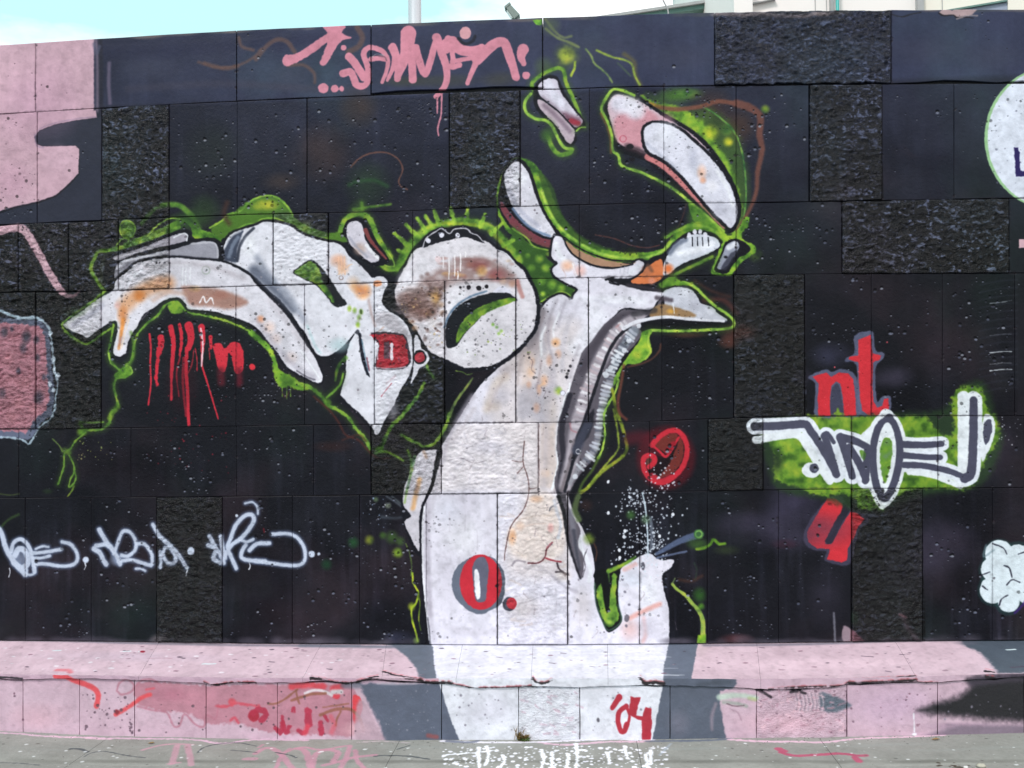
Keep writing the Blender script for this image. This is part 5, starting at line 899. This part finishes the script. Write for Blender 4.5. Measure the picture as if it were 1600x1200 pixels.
# ---------------------------------------------------------------- object helpers
def link(o, parent=None):
    scene.collection.objects.link(o)
    if parent is not None: o.parent = parent
    return o
def mesh(name, v, f, mat, parent=None, uv=None, smooth=False, origin=None):
    v = np.asarray(v, float)
    o_ = np.array(origin if origin is not None else v.mean(0)); me = bpy.data.meshes.new(name)
    me.from_pydata((v - o_).tolist(), [], [list(map(int, q)) for q in f]); me.materials.append(mat)
    if uv is not None:
        L = me.uv_layers.new(name="paint"); li = np.empty(len(me.loops), np.int32); me.loops.foreach_get("vertex_index", li)
        L.data.foreach_set("uv", np.asarray(uv, np.float32)[li].ravel())
    if smooth: me.polygons.foreach_set("use_smooth", [True] * len(me.polygons))
    me.update(); ob = bpy.data.objects.new(name, me); ob.location = o_.tolist(); return link(ob, parent)
def box(x0, x1, y0, y1, z0, z1):
    v = [(x, y, z) for z in (z0, z1) for y in (y0, y1) for x in (x0, x1)]
    return v, [(0, 2, 3, 1), (4, 5, 7, 6), (0, 1, 5, 4), (2, 6, 7, 3), (0, 4, 6, 2), (1, 3, 7, 5)]
def join(parts):
    V, Fc = [], []
    for v, f in parts:
        k = len(V); V += [tuple(q) for q in v]; Fc += [tuple(i + k for i in q) for q in f]
    return V, Fc
def tube(path, r, seg=12, r2=None):
    path = [Vector(p) for p in path]; V, Fc = [], []; n = len(path)
    for i, p in enumerate(path):
        d = (path[min(i + 1, n - 1)] - path[max(i - 1, 0)]).normalized(); s = d.cross(Vector((0, 1, 0.01))).normalized(); t = d.cross(s)
        rr = r + ((r2 if r2 is not None else r) - r) * i / (n - 1)
        V += [tuple(p + (s * math.cos(a) + t * math.sin(a)) * rr) for a in [2 * math.pi * k / seg for k in range(seg)]]
    for i in range(n - 1):
        for k in range(seg): a = i * seg + k; b = i * seg + (k + 1) % seg; Fc.append((a, b, b + seg, a + seg))
    Fc.append(tuple(range(seg))[::-1]); Fc.append(tuple(range((n - 1) * seg, n * seg))); return V, Fc
def empty(name, loc, label, cat, group=None):
    o = bpy.data.objects.new(name, None); o.location = loc; o.empty_display_size = .2; link(o)
    o["label"] = label; o["category"] = cat
    if group: o["group"] = group
    return o
def tag(o, label=None, cat=None, group=None, kind=None):
    for k, v in (("label", label), ("category", cat), ("group", group), ("kind", kind)):
        if v: o[k] = v
    return o
def sub(ob, parent):
    "parent keeping the object where it stands"
    ob.parent = parent; ob.matrix_parent_inverse = Matrix.Translation(-Vector(parent.location)); return ob

# ---------------------------------------------------------------- the wall
wall = empty("graffiti_wall", (0, 0, 0), "long dark painted stone block wall with a white figure and red letters, on a pink ledge", "wall")
GAP = .0008
def grid_stone(P00, fun, nx, nz, w, h, depth, prot, amp, ex=.003):
    "fun(a,b) -> x,z on the face; returns verts, faces; border ring is set back as a chamfer"
    aa = np.r_[0, np.linspace(ex / w, 1 - ex / w, nx + 1), 1]; bb = np.r_[0, np.linspace(ex / h, 1 - ex / h, nz + 1), 1]
    A, Bb = np.meshgrid(aa, bb); x, z = fun(A, Bb); y = np.full(x.shape, -prot)
    if amp:
        hh = rough_h(x, z); e = np.clip(np.minimum(np.minimum(A, 1 - A) * w, np.minimum(Bb, 1 - Bb) * h) / .02, 0, 1)
        y = y - (hh - .45) * amp * (.35 + .65 * e)
    else: y = y - (vnoise(x * 6, z * 6) - .5) * .003
    s_ = -.0035 if not amp else -.001
    y[0, :] = y[-1, :] = s_; y[:, 0] = y[:, -1] = s_
    NX, NZ = len(aa), len(bb); V = np.stack([x, y, z], -1).reshape(-1, 3); id = np.arange(NX * NZ).reshape(NZ, NX)
    Fc = [(id[j, i], id[j, i + 1], id[j + 1, i + 1], id[j + 1, i]) for j in range(NZ - 1) for i in range(NX - 1)]
    ring = list(id[0, :]) + list(id[1:, -1]) + list(id[-1, -2::-1]) + list(id[-2:0:-1, 0]); k = len(V)
    back = V[ring].copy(); back[:, 1] = depth; V = np.vstack([V, back]); m = len(ring)
    Fc += [(ring[(i + 1) % m], ring[i], k + i, k + (i + 1) % m) for i in range(m)]
    return V, Fc
def jag(x, s, amp):  # hand-cut unevenness of a joint, in photograph-sized steps
    return (vnoise(np.asarray(x) / s, np.full(np.shape(x), s * 1.7)) - .5) * 2 * amp
STRONG = {(0, 370), (0, 580), (0, 848), (1, 480), (1, 702), (1, 813), (2, 513.5), (3, 695), (3, 806), (3, 919.5), (3, 57), (5, 887), (5, 777), (5, 1330), (1, 1264), (2, 427)}
CHIP = {(0, 580): 4.5, (0, 1392): 3.0, (0, 1116): 2.0, (0, 848): .8}
for ci, a, b, kind in stones:
    x0, x1, z0, z1 = stone_rect(ci, a, b); w, h = x1 - x0, z1 - z0
    if x1 < X0 or x0 > X1: continue
    gl_ = .0022 if (ci, a) in STRONG else GAP; gr_ = .0022 if (ci, b) in STRONG else GAP; gb_ = {0: .0022, 1: .0016, 2: .0014}.get(ci, GAP); gt_ = {1: .0012, 2: .0012}.get(ci, GAP)
    am = .5 + (.5 if kind == ROUGH else 0); chip = CHIP.get((ci, a), 0)
    def fun(A, Bb, ci=ci, a=a, b=b, am=am, chip=chip):
        px = a + (b - a) * A; yt = Bd[ci](px) + jag(px + 31 * ci, 17, am); yb = Bd[ci + 1](px) + jag(px + 57 * ci, 14, am)
        yb = yb - chip * np.clip(jag(px, 9, 1) + .75, 0, 2)
        py = yb + (yt - yb) * Bb; px = px + np.where(A < .5, 1, -1) * np.abs(jag(py + a, 12, am * .6)) * (np.abs(A - .5) > .49)
        p = on_wall(px, py); x = p[..., 0]; z = p[..., 2]
        return x + np.where(A < .5, gl_, -gr_) * np.abs(1 - 2 * A), z + np.where(Bb < .5, gb_, -gt_) * np.abs(1 - 2 * Bb)
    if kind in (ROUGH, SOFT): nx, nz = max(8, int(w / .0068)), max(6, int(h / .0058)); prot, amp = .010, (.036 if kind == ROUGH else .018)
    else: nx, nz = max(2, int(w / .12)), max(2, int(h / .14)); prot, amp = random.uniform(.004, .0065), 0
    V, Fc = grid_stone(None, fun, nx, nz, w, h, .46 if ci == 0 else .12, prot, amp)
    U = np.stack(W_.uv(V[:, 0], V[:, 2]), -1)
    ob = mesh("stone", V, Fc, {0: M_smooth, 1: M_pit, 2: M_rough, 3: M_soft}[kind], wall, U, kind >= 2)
    if kind >= 2: ob["label"] = "rough-hewn stone block"
SL = {(0, 56): "long top block, dark blue-grey, where the pink field ends", (2, -1): ""}
pc = on_wall(np.array([800.]), np.array([60.]))[0]
v, f = box(X0, X1, .010, .44, .2, 3.30)
mesh("mortar_core", v, f, M_mortar, wall)
v, f = box(X0, X1, .014, .45, 3.30, 3.64)
mesh("mortar_core", v, f, M_mortar, wall)

# ledge slabs in front of the wall: sloping top, thin lip
Ed = lin_ext(XS, [1052, 1055, 1058, 1059, 1059, 1059, 1060, 1057, 1051])
lipx = [0, 35, 110, 200, 320, 330, 350, 400, 470, 490, 510, 525, 545, 570, 590, 597, 620, 655, 700, 720, 750, 790, 830, 900, 1000, 1040, 1130, 1200, 1300, 1325, 1370, 1430, 1465, 1500, 1600]
lipy = [1059, 1061, 1058.5, 1061, 1066, 1069, 1066, 1065, 1066, 1063, 1062, 1065, 1066, 1062, 1060, 1061, 1062, 1064, 1067, 1070, 1074, 1073, 1071, 1073, 1069, 1070, 1072, 1076, 1073, 1067, 1066, 1064, 1065, 1062, 1056]
Lip = lin_ext(lipx, lipy)
Gl = lin_ext(XS, [1140, 1150, 1155, 1156, 1157, 1154, 1151, 1149, 1144])
capj = [(-640, -720), (-330, -380), (-110, -150), (250, 218), (503.5, 474), (604, 597), (723, 713), (833, 830), (949, 950), (1182, 1188), (1397, 1430), (1640, 1690), (1900, 1960), (2130, 2240), (2420, 2560)]
for (ta, ba), (tb, bb) in zip(capj[:-1], capj[1:]):
    xm = (ta + tb) / 2; n = max(6, int((tb - ta) / 9)); A = np.linspace(0, 1, n + 1)
    pt = ta + (tb - ta) * A; pb = ba + (bb - ba) * A
    p0 = on_wall(pt, Bd[6](pt) - 1.2, .02); p1 = on_front(pb, Ed(pb) + jag(pb, 11, .7)); p2 = on_front(pb, Lip(pb) + jag(pb + 70, 6, .6))
    p0[:, 1] = .02; s = GAP * (1 - 2 * A) * .7
    rows = [p0 + np.stack([s, 0 * s, 0 * s], -1)]
    for t in (.25, .5, .75, .94):
        q = p0 + (p1 - p0) * t; q[:, 2] += .003 * math.sin(t * 3.1) + (vnoise(q[:, 0] * 5, q[:, 1] * 5) - .5) * .003; q[:, 0] += s; rows.append(q)
    q = p1.copy(); q[:, 0] += s; q[:, 1] -= .010 + .004 * vnoise(pb / 9, pb * 0 + 3); rows.append(q)
    q = p2.copy(); q[:, 0] += s; q[:, 1] -= .009 + .003 * vnoise(pb / 5, pb * 0 + 8); rows.append(q)
    q = p2.copy(); q[:, 0] += s; q[:, 1] = -DEP + .10; rows.append(q)
    R_ = len(rows); V = np.concatenate(rows); m = n + 1; Fc = [(r * m + i, (r + 1) * m + i, (r + 1) * m + i + 1, r * m + i + 1) for r in range(R_ - 1) for i in range(n)]
    top = [c for c in range(len(V)) if c < 6 * m]; U = np.stack(CV['c'].uv(V[:, 0], V[:, 1]), -1)
    V2 = V[5 * m:]; 
    ends = [tuple(r * m for r in range(R_)), tuple(r * m + n for r in range(R_))[::-1]]
    slab = mesh("ledge_slab", V[:6 * m], [q for q in Fc if max(q) < 6 * m], M_ledge, wall, U[:6 * m])
    Vl = V[5 * m:]; Ul = np.stack(CV['p'].uv(Vl[:, 0], Vl[:, 2]), -1)
    lip = mesh("slab_edge", Vl, [(r * m + i, (r + 1) * m + i, (r + 1) * m + i + 1, r * m + i + 1) for r in range(2) for i in range(n)], M_plinth, None, Ul)
    lip.parent = slab; lip.location = lip.location - slab.location
v, f = box(X0, X1, -DEP + .016, .012, -.1, .288)
mesh("mortar_core", v, f, M_mortar, wall)

# plinth blocks under the ledge
def voids(x):                    # where the joint under the ledge has crumbled open
    return sum(np.clip((h - np.abs(x - c)) / 8 + .5, 0, 1) for c, h in ((512, 26), (640, 58), (845, 14), (1018, 18), (1192, 14), (1246, 16), (1378, 54), (1547, 8), (18, 16)))
plj = [-700, -560, -440, -330, -210, -90, 36, 124, 210, 322, 433.5, 549, 690, 810, 906, 1047, 1182, 1323.5, 1465, 1600, 1720, 1850, 1980, 2120, 2400]
for a, b in zip(plj[:-1], plj[1:]):
    kind = {810: 2, 1182: 2}.get(a, 0)
    P = on_front(np.array([a, b, a, a]), np.array([Gl(a), Gl(b), Gl(a), Lip(a)])); w = P[1, 0] - P[0, 0]; h = max(.2, P[3, 2] - P[2, 2])
    if P[1, 0] < X0 or P[0, 0] > X1: continue
    def fun(A, Bb, a=a, b=b):
        px = a + (b - a) * A; yt = Lip(px) + 1.2 + np.abs(jag(px + 9, 7, 1.1)) + 3.4 * voids(px) * np.clip(.6 + jag(px, 5, .7), 0, 1.4); yb = Gl(px) + 14
        py = yb + (yt - yb) * Bb; px = px + np.where(A < .5, 1, -1) * np.abs(jag(py + a, 10, .8)) * (np.abs(A - .5) > .49)
        p = on_front(px, py); return p[..., 0] + GAP * (1 - 2 * A), p[..., 2]
    if kind: nx, nz, amp = int(w / .011), int(h / .010), .022
    else: nx, nz, amp = max(4, int(w / .06)), 4, 0
    V, Fc = grid_stone(None, fun, nx, nz, w, h, .1, .003, amp, .005); V[:, 1] -= DEP - .004
    mesh("plinth_block", V, Fc, M_plinth_r if kind else M_plinth, wall, np.stack(CV['p'].uv(V[:, 0], V[:, 2]), -1), bool(kind))

# ---------------------------------------------------------------- ground in front: concrete slabs along the wall, then asphalt
M_asph = plain("asphalt", (.055, .055, .057), .85, .5, 90); M_far = plain("gravel_yard", (.14, .135, .125), .95, .4, 4)
pave = bpy.data.objects.new("pavement", None); link(pave); tag(pave, kind="structure", label="grey concrete pavement strip spattered with white and pink paint at the foot of the wall")
jx = [X0] + [float(on_ground(np.array([p]), np.array([1185.]))[0, 0]) for p in (-420, 121, 609, 1000, 1305, 1760)] + [X1]
yj = float(on_ground(np.array([100.]), np.array([1194.]))[0, 1])
for (y1, y0) in ((-DEP + .03, yj), (yj, -1.6)):
    for a, b in zip(jx[:-1], jx[1:]):
        g = .0010; n = max(4, int((b - a) / .08)); m = 6; xx = np.linspace(a + g, b - g, n + 1); yy = np.r_[y0 + g, np.linspace(y0 + .01, y1 - .008, m - 1), y1 - (g if y1 < -DEP else 0)]
        Xg, Yg = np.meshgrid(xx, yy); Z = gz(Xg) + (vnoise(Xg * 7, Yg * 9) - .5) * .004; Z[0, :] -= .004; Z[:, 0] -= .003; Z[:, -1] -= .003
        V = np.stack([Xg, Yg, Z], -1).reshape(-1, 3); id = np.arange(V.shape[0]).reshape(Z.shape)
        Fc = [(id[j, i], id[j, i + 1], id[j + 1, i + 1], id[j + 1, i]) for j in range(Z.shape[0] - 1) for i in range(Z.shape[1] - 1)]
        mesh("pavement_slab", V, Fc, M_ground, pave, np.stack(CV['g'].uv(V[:, 0], V[:, 1]), -1), True)
v, f = box(X0, X1, -1.6, -DEP + .04, -.12, -.006); mesh("pavement_bed", v, f, M_mortar, pave)
def sheet(name, x0, x1, y0, y1, z, mat):
    return tag(mesh(name, [(x0, y0, z), (x1, y0, z), (x1, y1, z), (x0, y1, z)], [(0, 1, 2, 3)], mat), kind="structure")
sheet("road", -600, 600, -60, -1.6, -.03, M_asph)
tag(sheet("ground", -900, 900, -900, 900, -.05, M_far), label="wide grey gravel ground reaching to the horizon")

# ---------------------------------------------------------------- behind the wall
M_pole = plain("galvanised_steel", (.55, .55, .58), .38, .05, 60, .35, .05)
M_lampb = plain("weathered_lamp_metal", (.20, .24, .22), .6, .3, 60, .2, .3)
M_glass = plain("lamp_glass", (.62, .66, .64), .2, 0, 5)
M_white = plain("white_render", (.86, .80, .77), .75, .15, 3, 0, .03)
M_cream = plain("cream_render", (.82, .77, .68), .75, .15, 3, 0, .04)
M_trim = plain("grey_trim", (.38, .38, .38), .7, .1, 8)
M_green = plain("green_eave_metal", (.12, .22, .19), .55, .1, 10, .1, .2)
M_teal = plain("teal_painted_pipe", (.02, .36, .33), .4, .05, 20)
M_bglass = plain("window_glass", (.10, .14, .18), .08, 0, 2, 0, .1, .8)
M_slate = plain("blue_grey_roof", (.30, .34, .44), .6, .2, 10)

def lamp_post(px, d, top, r):
    x = float(on_wall(np.array([px]), np.array([20.]), d)[0, 0])
    t = empty("lamp_post", (x, d, -.05), "thick pale grey steel lamp post rising behind the wall over the pink lettering", "lamp post")
    v, f = tube([(x, d, -.05), (x, d, .9), (x, d, top)], r, 28, r * .86); sub(mesh("pole", v, f, M_pole, None, None, True), t)
    v, f = tube([(x, d, -.05), (x, d, .7)], r * 1.35, 24, r * 1.3); sub(mesh("base_sleeve", v, f, M_pole, None, None, True), t)
    v, f = tube([(x, d, top - .02), (x - .1, d, top + .35), (x - .5, d, top + .6), (x - 1.5, d, top + .75)], .05, 14, .035); sub(mesh("arm", v, f, M_pole, None, None, True), t)
    v, f = box(x - 2.1, x - 1.45, d - .13, d + .13, top + .68, top + .82); sub(mesh("lamp_head", v, f, M_lampb), t)
    v, f = box(x - 2.05, x - 1.55, d - .1, d + .1, top + .64, top + .682); sub(mesh("lamp_glass", v, f, M_glass), t)
D1 = 5.55
lamp_post(648, D1, 9.0, .082)

# second lamp, farther off: only its tilted head clears the wall
d = 16.0
def at(px, py, y): return on_wall(np.array([float(px)]), np.array([float(py)]), y)[0]
a, b, c = at(794, 12, d), at(808, 29, d), at(816, 60, d)
t = empty("street_lamp", (c[0], d, -.05), "small weathered street lamp, tilted head just above the wall, right of the thick post", "street lamp")
dx = Vector(b - a).normalized(); nn = Vector((-dx.z, 0, dx.x))
def slab_along(a, b, t0, t1, hw):
    a, b = Vector(a), Vector(b); V = []
    for p, s in ((a, t0), (b, t1)):
        for k, l in ((-1, -1), (1, -1), (1, 1), (-1, 1)): V.append(tuple(p + nn * s * k + Vector((0, hw * l, 0))))
    return V, [(0, 1, 2, 3), (7, 6, 5, 4), (0, 4, 5, 1), (1, 5, 6, 2), (2, 6, 7, 3), (3, 7, 4, 0)]
v, f = slab_along(a, b, .055, .075, .12); sub(mesh("lamp_head", v, f, M_lampb), t)
v, f = slab_along(Vector(a) + dx * .05 - nn * .06, Vector(b) - dx * .05 - nn * .078, .02, .02, .09); sub(mesh("lamp_glass", v, f, M_glass), t)
v, f = slab_along(Vector(a) - dx * .03, Vector(a) + dx * .015, .07, .07, .13); sub(mesh("end_cap", v, f, M_lampb), t)
v, f = tube([tuple(b), tuple(at(812, 40, d)), tuple(c), (c[0], d, -.05)], .045, 12, .07); sub(mesh("pole", v, f, M_pole, None, None, True), t)

# thin bent rod
d = 3.0
pp = [tuple(at(x, y, d)) for x, y in ((1024, -60), (1033, -20), (1036, 0), (1039, 6), (1043, 14), (1044.5, 22), (1045, 60), (1045, 120))] ; pp.append((pp[-1][0], d, -.05))
v, f = tube(pp, .0065, 8); tag(mesh("bent_rod", v, f, M_trim, None, None, True, (pp[-1][0], d, -.05)), "thin dark bent rod sticking up behind the wall, just left of the white building", "rod")

# white building: projecting pilaster, panelled facade, sloping eaves wing at its left
by = 9.0
bx = lambda px, y=by: float(at(px, 10, y)[0]); bz = lambda py, y=by, px=1300: float(at(px, py, y)[2])
L, Rr = bx(1146), bx(1600) + 9
H = 11.5
bld = empty("white_building", ((L + Rr) / 2, by + 4, -.05), "tall white and cream rendered building with a teal drainpipe behind the right of the wall", "building")
def part(name, b, mat, par=bld):
    v, f = b; o = mesh(name, v, f, mat); return sub(o, par)
part("wall", box(L + .1, bx(1440), by + .25, by + 9, -.05, H), M_white); part("wall", box(bx(1440) + .003, Rr, by + .27, by + 9, -.05, H - .4), M_cream)
part("pilaster", box(L, bx(1175), by - .05, by + .247, -.05, H + .2), M_white)
part("pilaster", box(bx(1440), bx(1450), by + .15, by + .248, -.05, H - .2), M_trim)
part("pilaster", box(bx(1574), bx(1574) + .9, by - .02, by + .268, -.05, H - .1), M_cream)
part("roof_cornice", box(L - .15, Rr + .2, by - .25, by + 9.2, H + .203, H + .5), M_trim)
z1, z0 = bz(6), bz(1)
part("panel_joint", box(bx(1176.5), bx(1178), by + .24, by + .2475, -.05, H - .01), M_trim)
part("panel_joint", box(bx(1280), bx(1281), by + .24, by + .2485, -.05, H - .01), M_trim)
part("panel_joint", box(bx(1298), bx(1298.8), by + .24, by + .2485, -.05, H - .01), M_trim)
part("panel_joint", box(bx(1483), bx(1484), by + .26, by + .2685, -.05, H - .5), M_trim)
part("grey_strip", box(bx(1303), bx(1308.4), by + .16, by + .2495, -.05, H - .01), M_trim)
v, f = tube([(bx(1311.5), by + .1, -.05), (bx(1311.5), by + .1, 5), (bx(1311.5), by + .1, H + .1)], .024, 12); sub(mesh("drainpipe", v, f, M_teal, None, None, True), bld)
# sloping string course beside the first pilaster
q0, q1 = at(1176, 6.5, by + .2), at(1212, -1, by + .2); q2, q3 = at(1176, 4.6, by + .2), at(1212, -2.5, by + .2)
V = [(*q0[:1], by + .18, q0[2]), (q1[0], by + .18, q1[2]), (q3[0], by + .18, q3[2]), (q2[0], by + .18, q2[2])]; V += [(x, by + .2445, z) for x, y, z in V]
sub(mesh("string_course", V, [(0, 1, 2, 3), (0, 4, 5, 1), (3, 2, 6, 7), (0, 3, 7, 4), (1, 5, 6, 2)], M_trim), bld)
# blue-grey lean-to roof against the cream wall with a dark verge
def wedge(pa, pb, pc_, y0, y1, name, mat):
    A = [at(*pa, y0), at(*pb, y0), at(*pc_, y0)]; V = [tuple(p) for p in A] + [(p[0], y1, p[2]) for p in A]
    sub(mesh(name, V, [(0, 1, 2), (5, 4, 3), (0, 3, 4, 1), (1, 4, 5, 2), (2, 5, 3, 0)], mat), bld)
wedge((1486, 16), (1574, 24), (1574, 2), by + .0, by + .262, "lean_to_roof", M_slate)
a0, a1 = at(1478, 17, by - .03), at(1574, .8, by - .03); V = [(a0[0], by - .04, a0[2] - .012), (a1[0], by - .04, a1[2] - .012), (a1[0], by - .04, a1[2] + .012), (a0[0], by - .04, a0[2] + .012)]; V += [(x, by + .2, z) for x, y, z in V]
sub(mesh("roof_verge", V, [(0, 1, 2, 3), (0, 4, 5, 1), (3, 2, 6, 7), (0, 3, 7, 4), (1, 5, 6, 2), (4, 7, 6, 5)], M_green), bld)
for i, px in enumerate((1230, 1330, 1400, 1520, 1640, 1720)):
    for z in (1.2, 4.0):
        x = bx(px); w = .42
        fr = part("window", box(x - w, x + w, by + .19, by + .2475, z, z + 1.4), M_trim); 
        gl = mesh("pane", *box(x - w + .06, x + w - .06, by + .17, by + .1895, z + .06, z + 1.34), M_bglass); gl.parent = fr; gl.location = gl.location - fr.location
v, f = tube([(bx(1230.5), by + .15, bz(11.5)), (bx(1230.5), by + .247, bz(11.5))], .012, 10); sub(mesh("wall_fixing", v, f, M_trim), bld)
# low wing with rising eaves
wy = 13.0
e0, e1 = at(1040, 24.5, wy), at(1149, 7.5, wy)
wing = empty("low_wing", (float(e0[0]) + 1, wy + 3, -.05), "low white outbuilding with a sloping green-edged roof left of the white building", "building")
sl = (e1[2] - e0[2]) / (e1[0] - e0[0]); xa = e0[0] - 3.0; xb = e1[0] + .6; za = e0[2] - 3 * sl; zb_ = e1[2] + .6 * sl
V = [(xa, wy, -.05), (xb, wy, -.05), (xb, wy, zb_ - .1), (xa, wy, za - .1)]; V += [(x, wy + 6, z) for x, y, z in V]
sub(mesh("wall", V, [(0, 1, 2, 3), (4, 7, 6, 5), (0, 3, 7, 4), (1, 5, 6, 2), (3, 2, 6, 7)], M_white), wing)
V = [(xa - .2, wy - .3, za - .095), (xb, wy - .3, zb_ - .095), (xb, wy - .3, zb_), (xa - .2, wy - .3, za)]; V += [(x, wy + 6.2, z) for x, y, z in V]
sub(mesh("roof", V, [(0, 1, 2, 3), (4, 7, 6, 5), (0, 3, 7, 4), (1, 5, 6, 2), (3, 2, 6, 7), (0, 4, 5, 1)], M_green), wing)
V = [(xa - .25, wy - .36, za - .02), (xb, wy - .36, zb_ - .02), (xb, wy - .36, zb_ + .03), (xa - .25, wy - .36, za + .03)]; V += [(x, wy - .303, z) for x, y, z in V]
sub(mesh("gutter", V, [(0, 1, 2, 3), (4, 7, 6, 5), (0, 3, 7, 4), (1, 5, 6, 2), (3, 2, 6, 7), (0, 4, 5, 1)], M_trim), wing)

# ---------------------------------------------------------------- small things at the foot of the wall
M_w1 = plain("dry_weed", (.20, .13, .045), .8, .2, 50, 0, .4); M_w2 = plain("green_weed", (.07, .11, .02), .7, .2, 50, 0, .4)
def leafset(c, n, h, spread, seed):
    rd = random.Random(seed); P = []
    for _ in range(n):
        az = rd.uniform(0, 2 * math.pi); l = rd.uniform(.4, 1) * h; o = Vector((rd.gauss(0, .008), rd.gauss(0, .004), 0)); dr = Vector((math.cos(az) * spread, -abs(math.sin(az)) * spread * .8, 1)).normalized()
        s = dr.cross(Vector((rd.random(), rd.random(), .3))).normalized() * rd.uniform(.0015, .005); m_ = Vector(c) + o + dr * l * .55 + Vector((0, 0, l * .05)); e = Vector(c) + o + dr * l - Vector((0, 0, l * rd.uniform(0, .4)))
        b0 = Vector(c) + o; P.append(([tuple(b0 - s * .5), tuple(b0 + s * .5), tuple(m_ + s), tuple(e), tuple(m_ - s)], [(0, 1, 2, 4), (4, 2, 3)]))
    return join(P)
c = on_ground(np.array([816.]), np.array([1160.]))[0]; c = (float(c[0]), -DEP - .014, float(gz(c[0])) + .002)
weed = empty("weed_tuft", c, "small brown and green weed growing where the white plinth meets the pavement", "weed")
v, f = leafset(c, 90, .055, .9, 1); sub(mesh("dry_leaves", v, f, M_w1), weed)
v, f = leafset((c[0] + .008, c[1] - .004, c[2]), 70, .034, 1.3, 2); sub(mesh("green_leaves", v, f, M_w2), weed)
v, f = leafset((c[0] - .012, c[1] + .004, c[2]), 16, .085, .35, 3); sub(mesh("stalks", v, f, M_w1), weed)
M_peb = plain("pale_pebble", (.42, .40, .33), .8, .4, 60, 0, .25)
def pebble(px, py, r, label, col=M_peb):
    p = on_ground(np.array([float(px)]), np.array([float(py)]))[0]; rd = random.Random(int(px)); V = []; n = 10
    for j in range(1, 5):
        for i in range(n):
            a = 2 * math.pi * i / n; t = math.pi * j / 5; q = r * rd.uniform(.85, 1.15); V.append((p[0] + math.cos(a) * math.sin(t) * q * 1.3, p[1] + math.sin(a) * math.sin(t) * q, gz(p[0]) + r * .45 + math.cos(t) * q * .6))
    V += [(p[0], p[1], gz(p[0]) + r * 1.02), (p[0], p[1], gz(p[0]) - r * .1)]
    Fc = [(j * n + i, (j + 1) * n + i, (j + 1) * n + (i + 1) % n, j * n + (i + 1) % n) for j in range(3) for i in range(n)] + [(40, i, (i + 1) % n) for i in range(n)] + [(41, 30 + (i + 1) % n, 30 + i) for i in range(n)]
    tag(mesh("pebble", V, Fc, col, None, None, True, (p[0], p[1], float(gz(p[0])))), label, "pebble", "loose pebbles on the pavement")
pebble(1533, 1199, .016, "pale tan pebble at the bottom edge of the pavement, far right")
pebble(1509, 1200, .009, "small white pebble just left of the tan one on the pavement", plain("white_pebble", (.6, .6, .58), .8, .3, 60))

# grit swept against the foot of the ledge and over the slabs
M_grit = plain("grit", (.16, .15, .14), .9, .3, 50, 0, .5)
V, Fc = [], []
for _ in range(1100):
    x = random.uniform(X0 + .1, X1 - .1); y = -DEP - .006 - abs(random.gauss(0, .05)) if random.random() < .55 else random.uniform(-1.5, -DEP - .01); r = random.choice([.0012, .0018, .0018, .0026, .0035])
    z = float(gz(x)) - .0005; k = len(V); a = random.uniform(0, 6.28)
    for j in range(4): V.append((x + math.cos(a + j * 1.57) * r * random.uniform(.7, 1.3), y + math.sin(a + j * 1.57) * r, z))
    V.append((x + random.uniform(-r, r) * .3, y, z + r * random.uniform(.7, 1.3))); Fc += [(k, k + 1, k + 4), (k + 1, k + 2, k + 4), (k + 2, k + 3, k + 4), (k + 3, k, k + 4)]
tag(mesh("grit", V, Fc, M_grit), "fine grey grit lying along the foot of the ledge and over the pavement", "grit", None, "stuff")
M_leaf = plain("dead_leaf", (.24, .15, .06), .8, .3, 50, 0, .3)
for i, (px, py, s_, lb) in enumerate(((236, 1162, .012, "small dead leaf against the foot of the pink plinth, left of the grey paint"), (1462, 1156, .014, "small dead leaf against the foot of the plinth, far right"))):
    p = on_ground(np.array([float(px)]), np.array([float(py)]))[0]; x, y, z = float(p[0]), min(float(p[1]), -DEP - .03), float(gz(p[0])) + .002
    Vl = [(x - s_ * 1.5, y, z), (x - s_ * .4, y - s_ * .7, z + .003), (x + s_ * .7, y - s_ * .6, z + .005), (x + s_ * 1.5, y + s_ * .2, z + .002), (x + s_ * .5, y + s_ * .6, z + .006), (x - s_ * .6, y + s_ * .5, z + .003), (x, y, z + .001)]
    tag(mesh("dead_leaf", Vl, [(0, 1, 6), (1, 2, 6), (2, 3, 6), (3, 4, 6), (4, 5, 6), (5, 0, 6)], M_leaf), lb, "leaf", "dead leaves on the pavement")
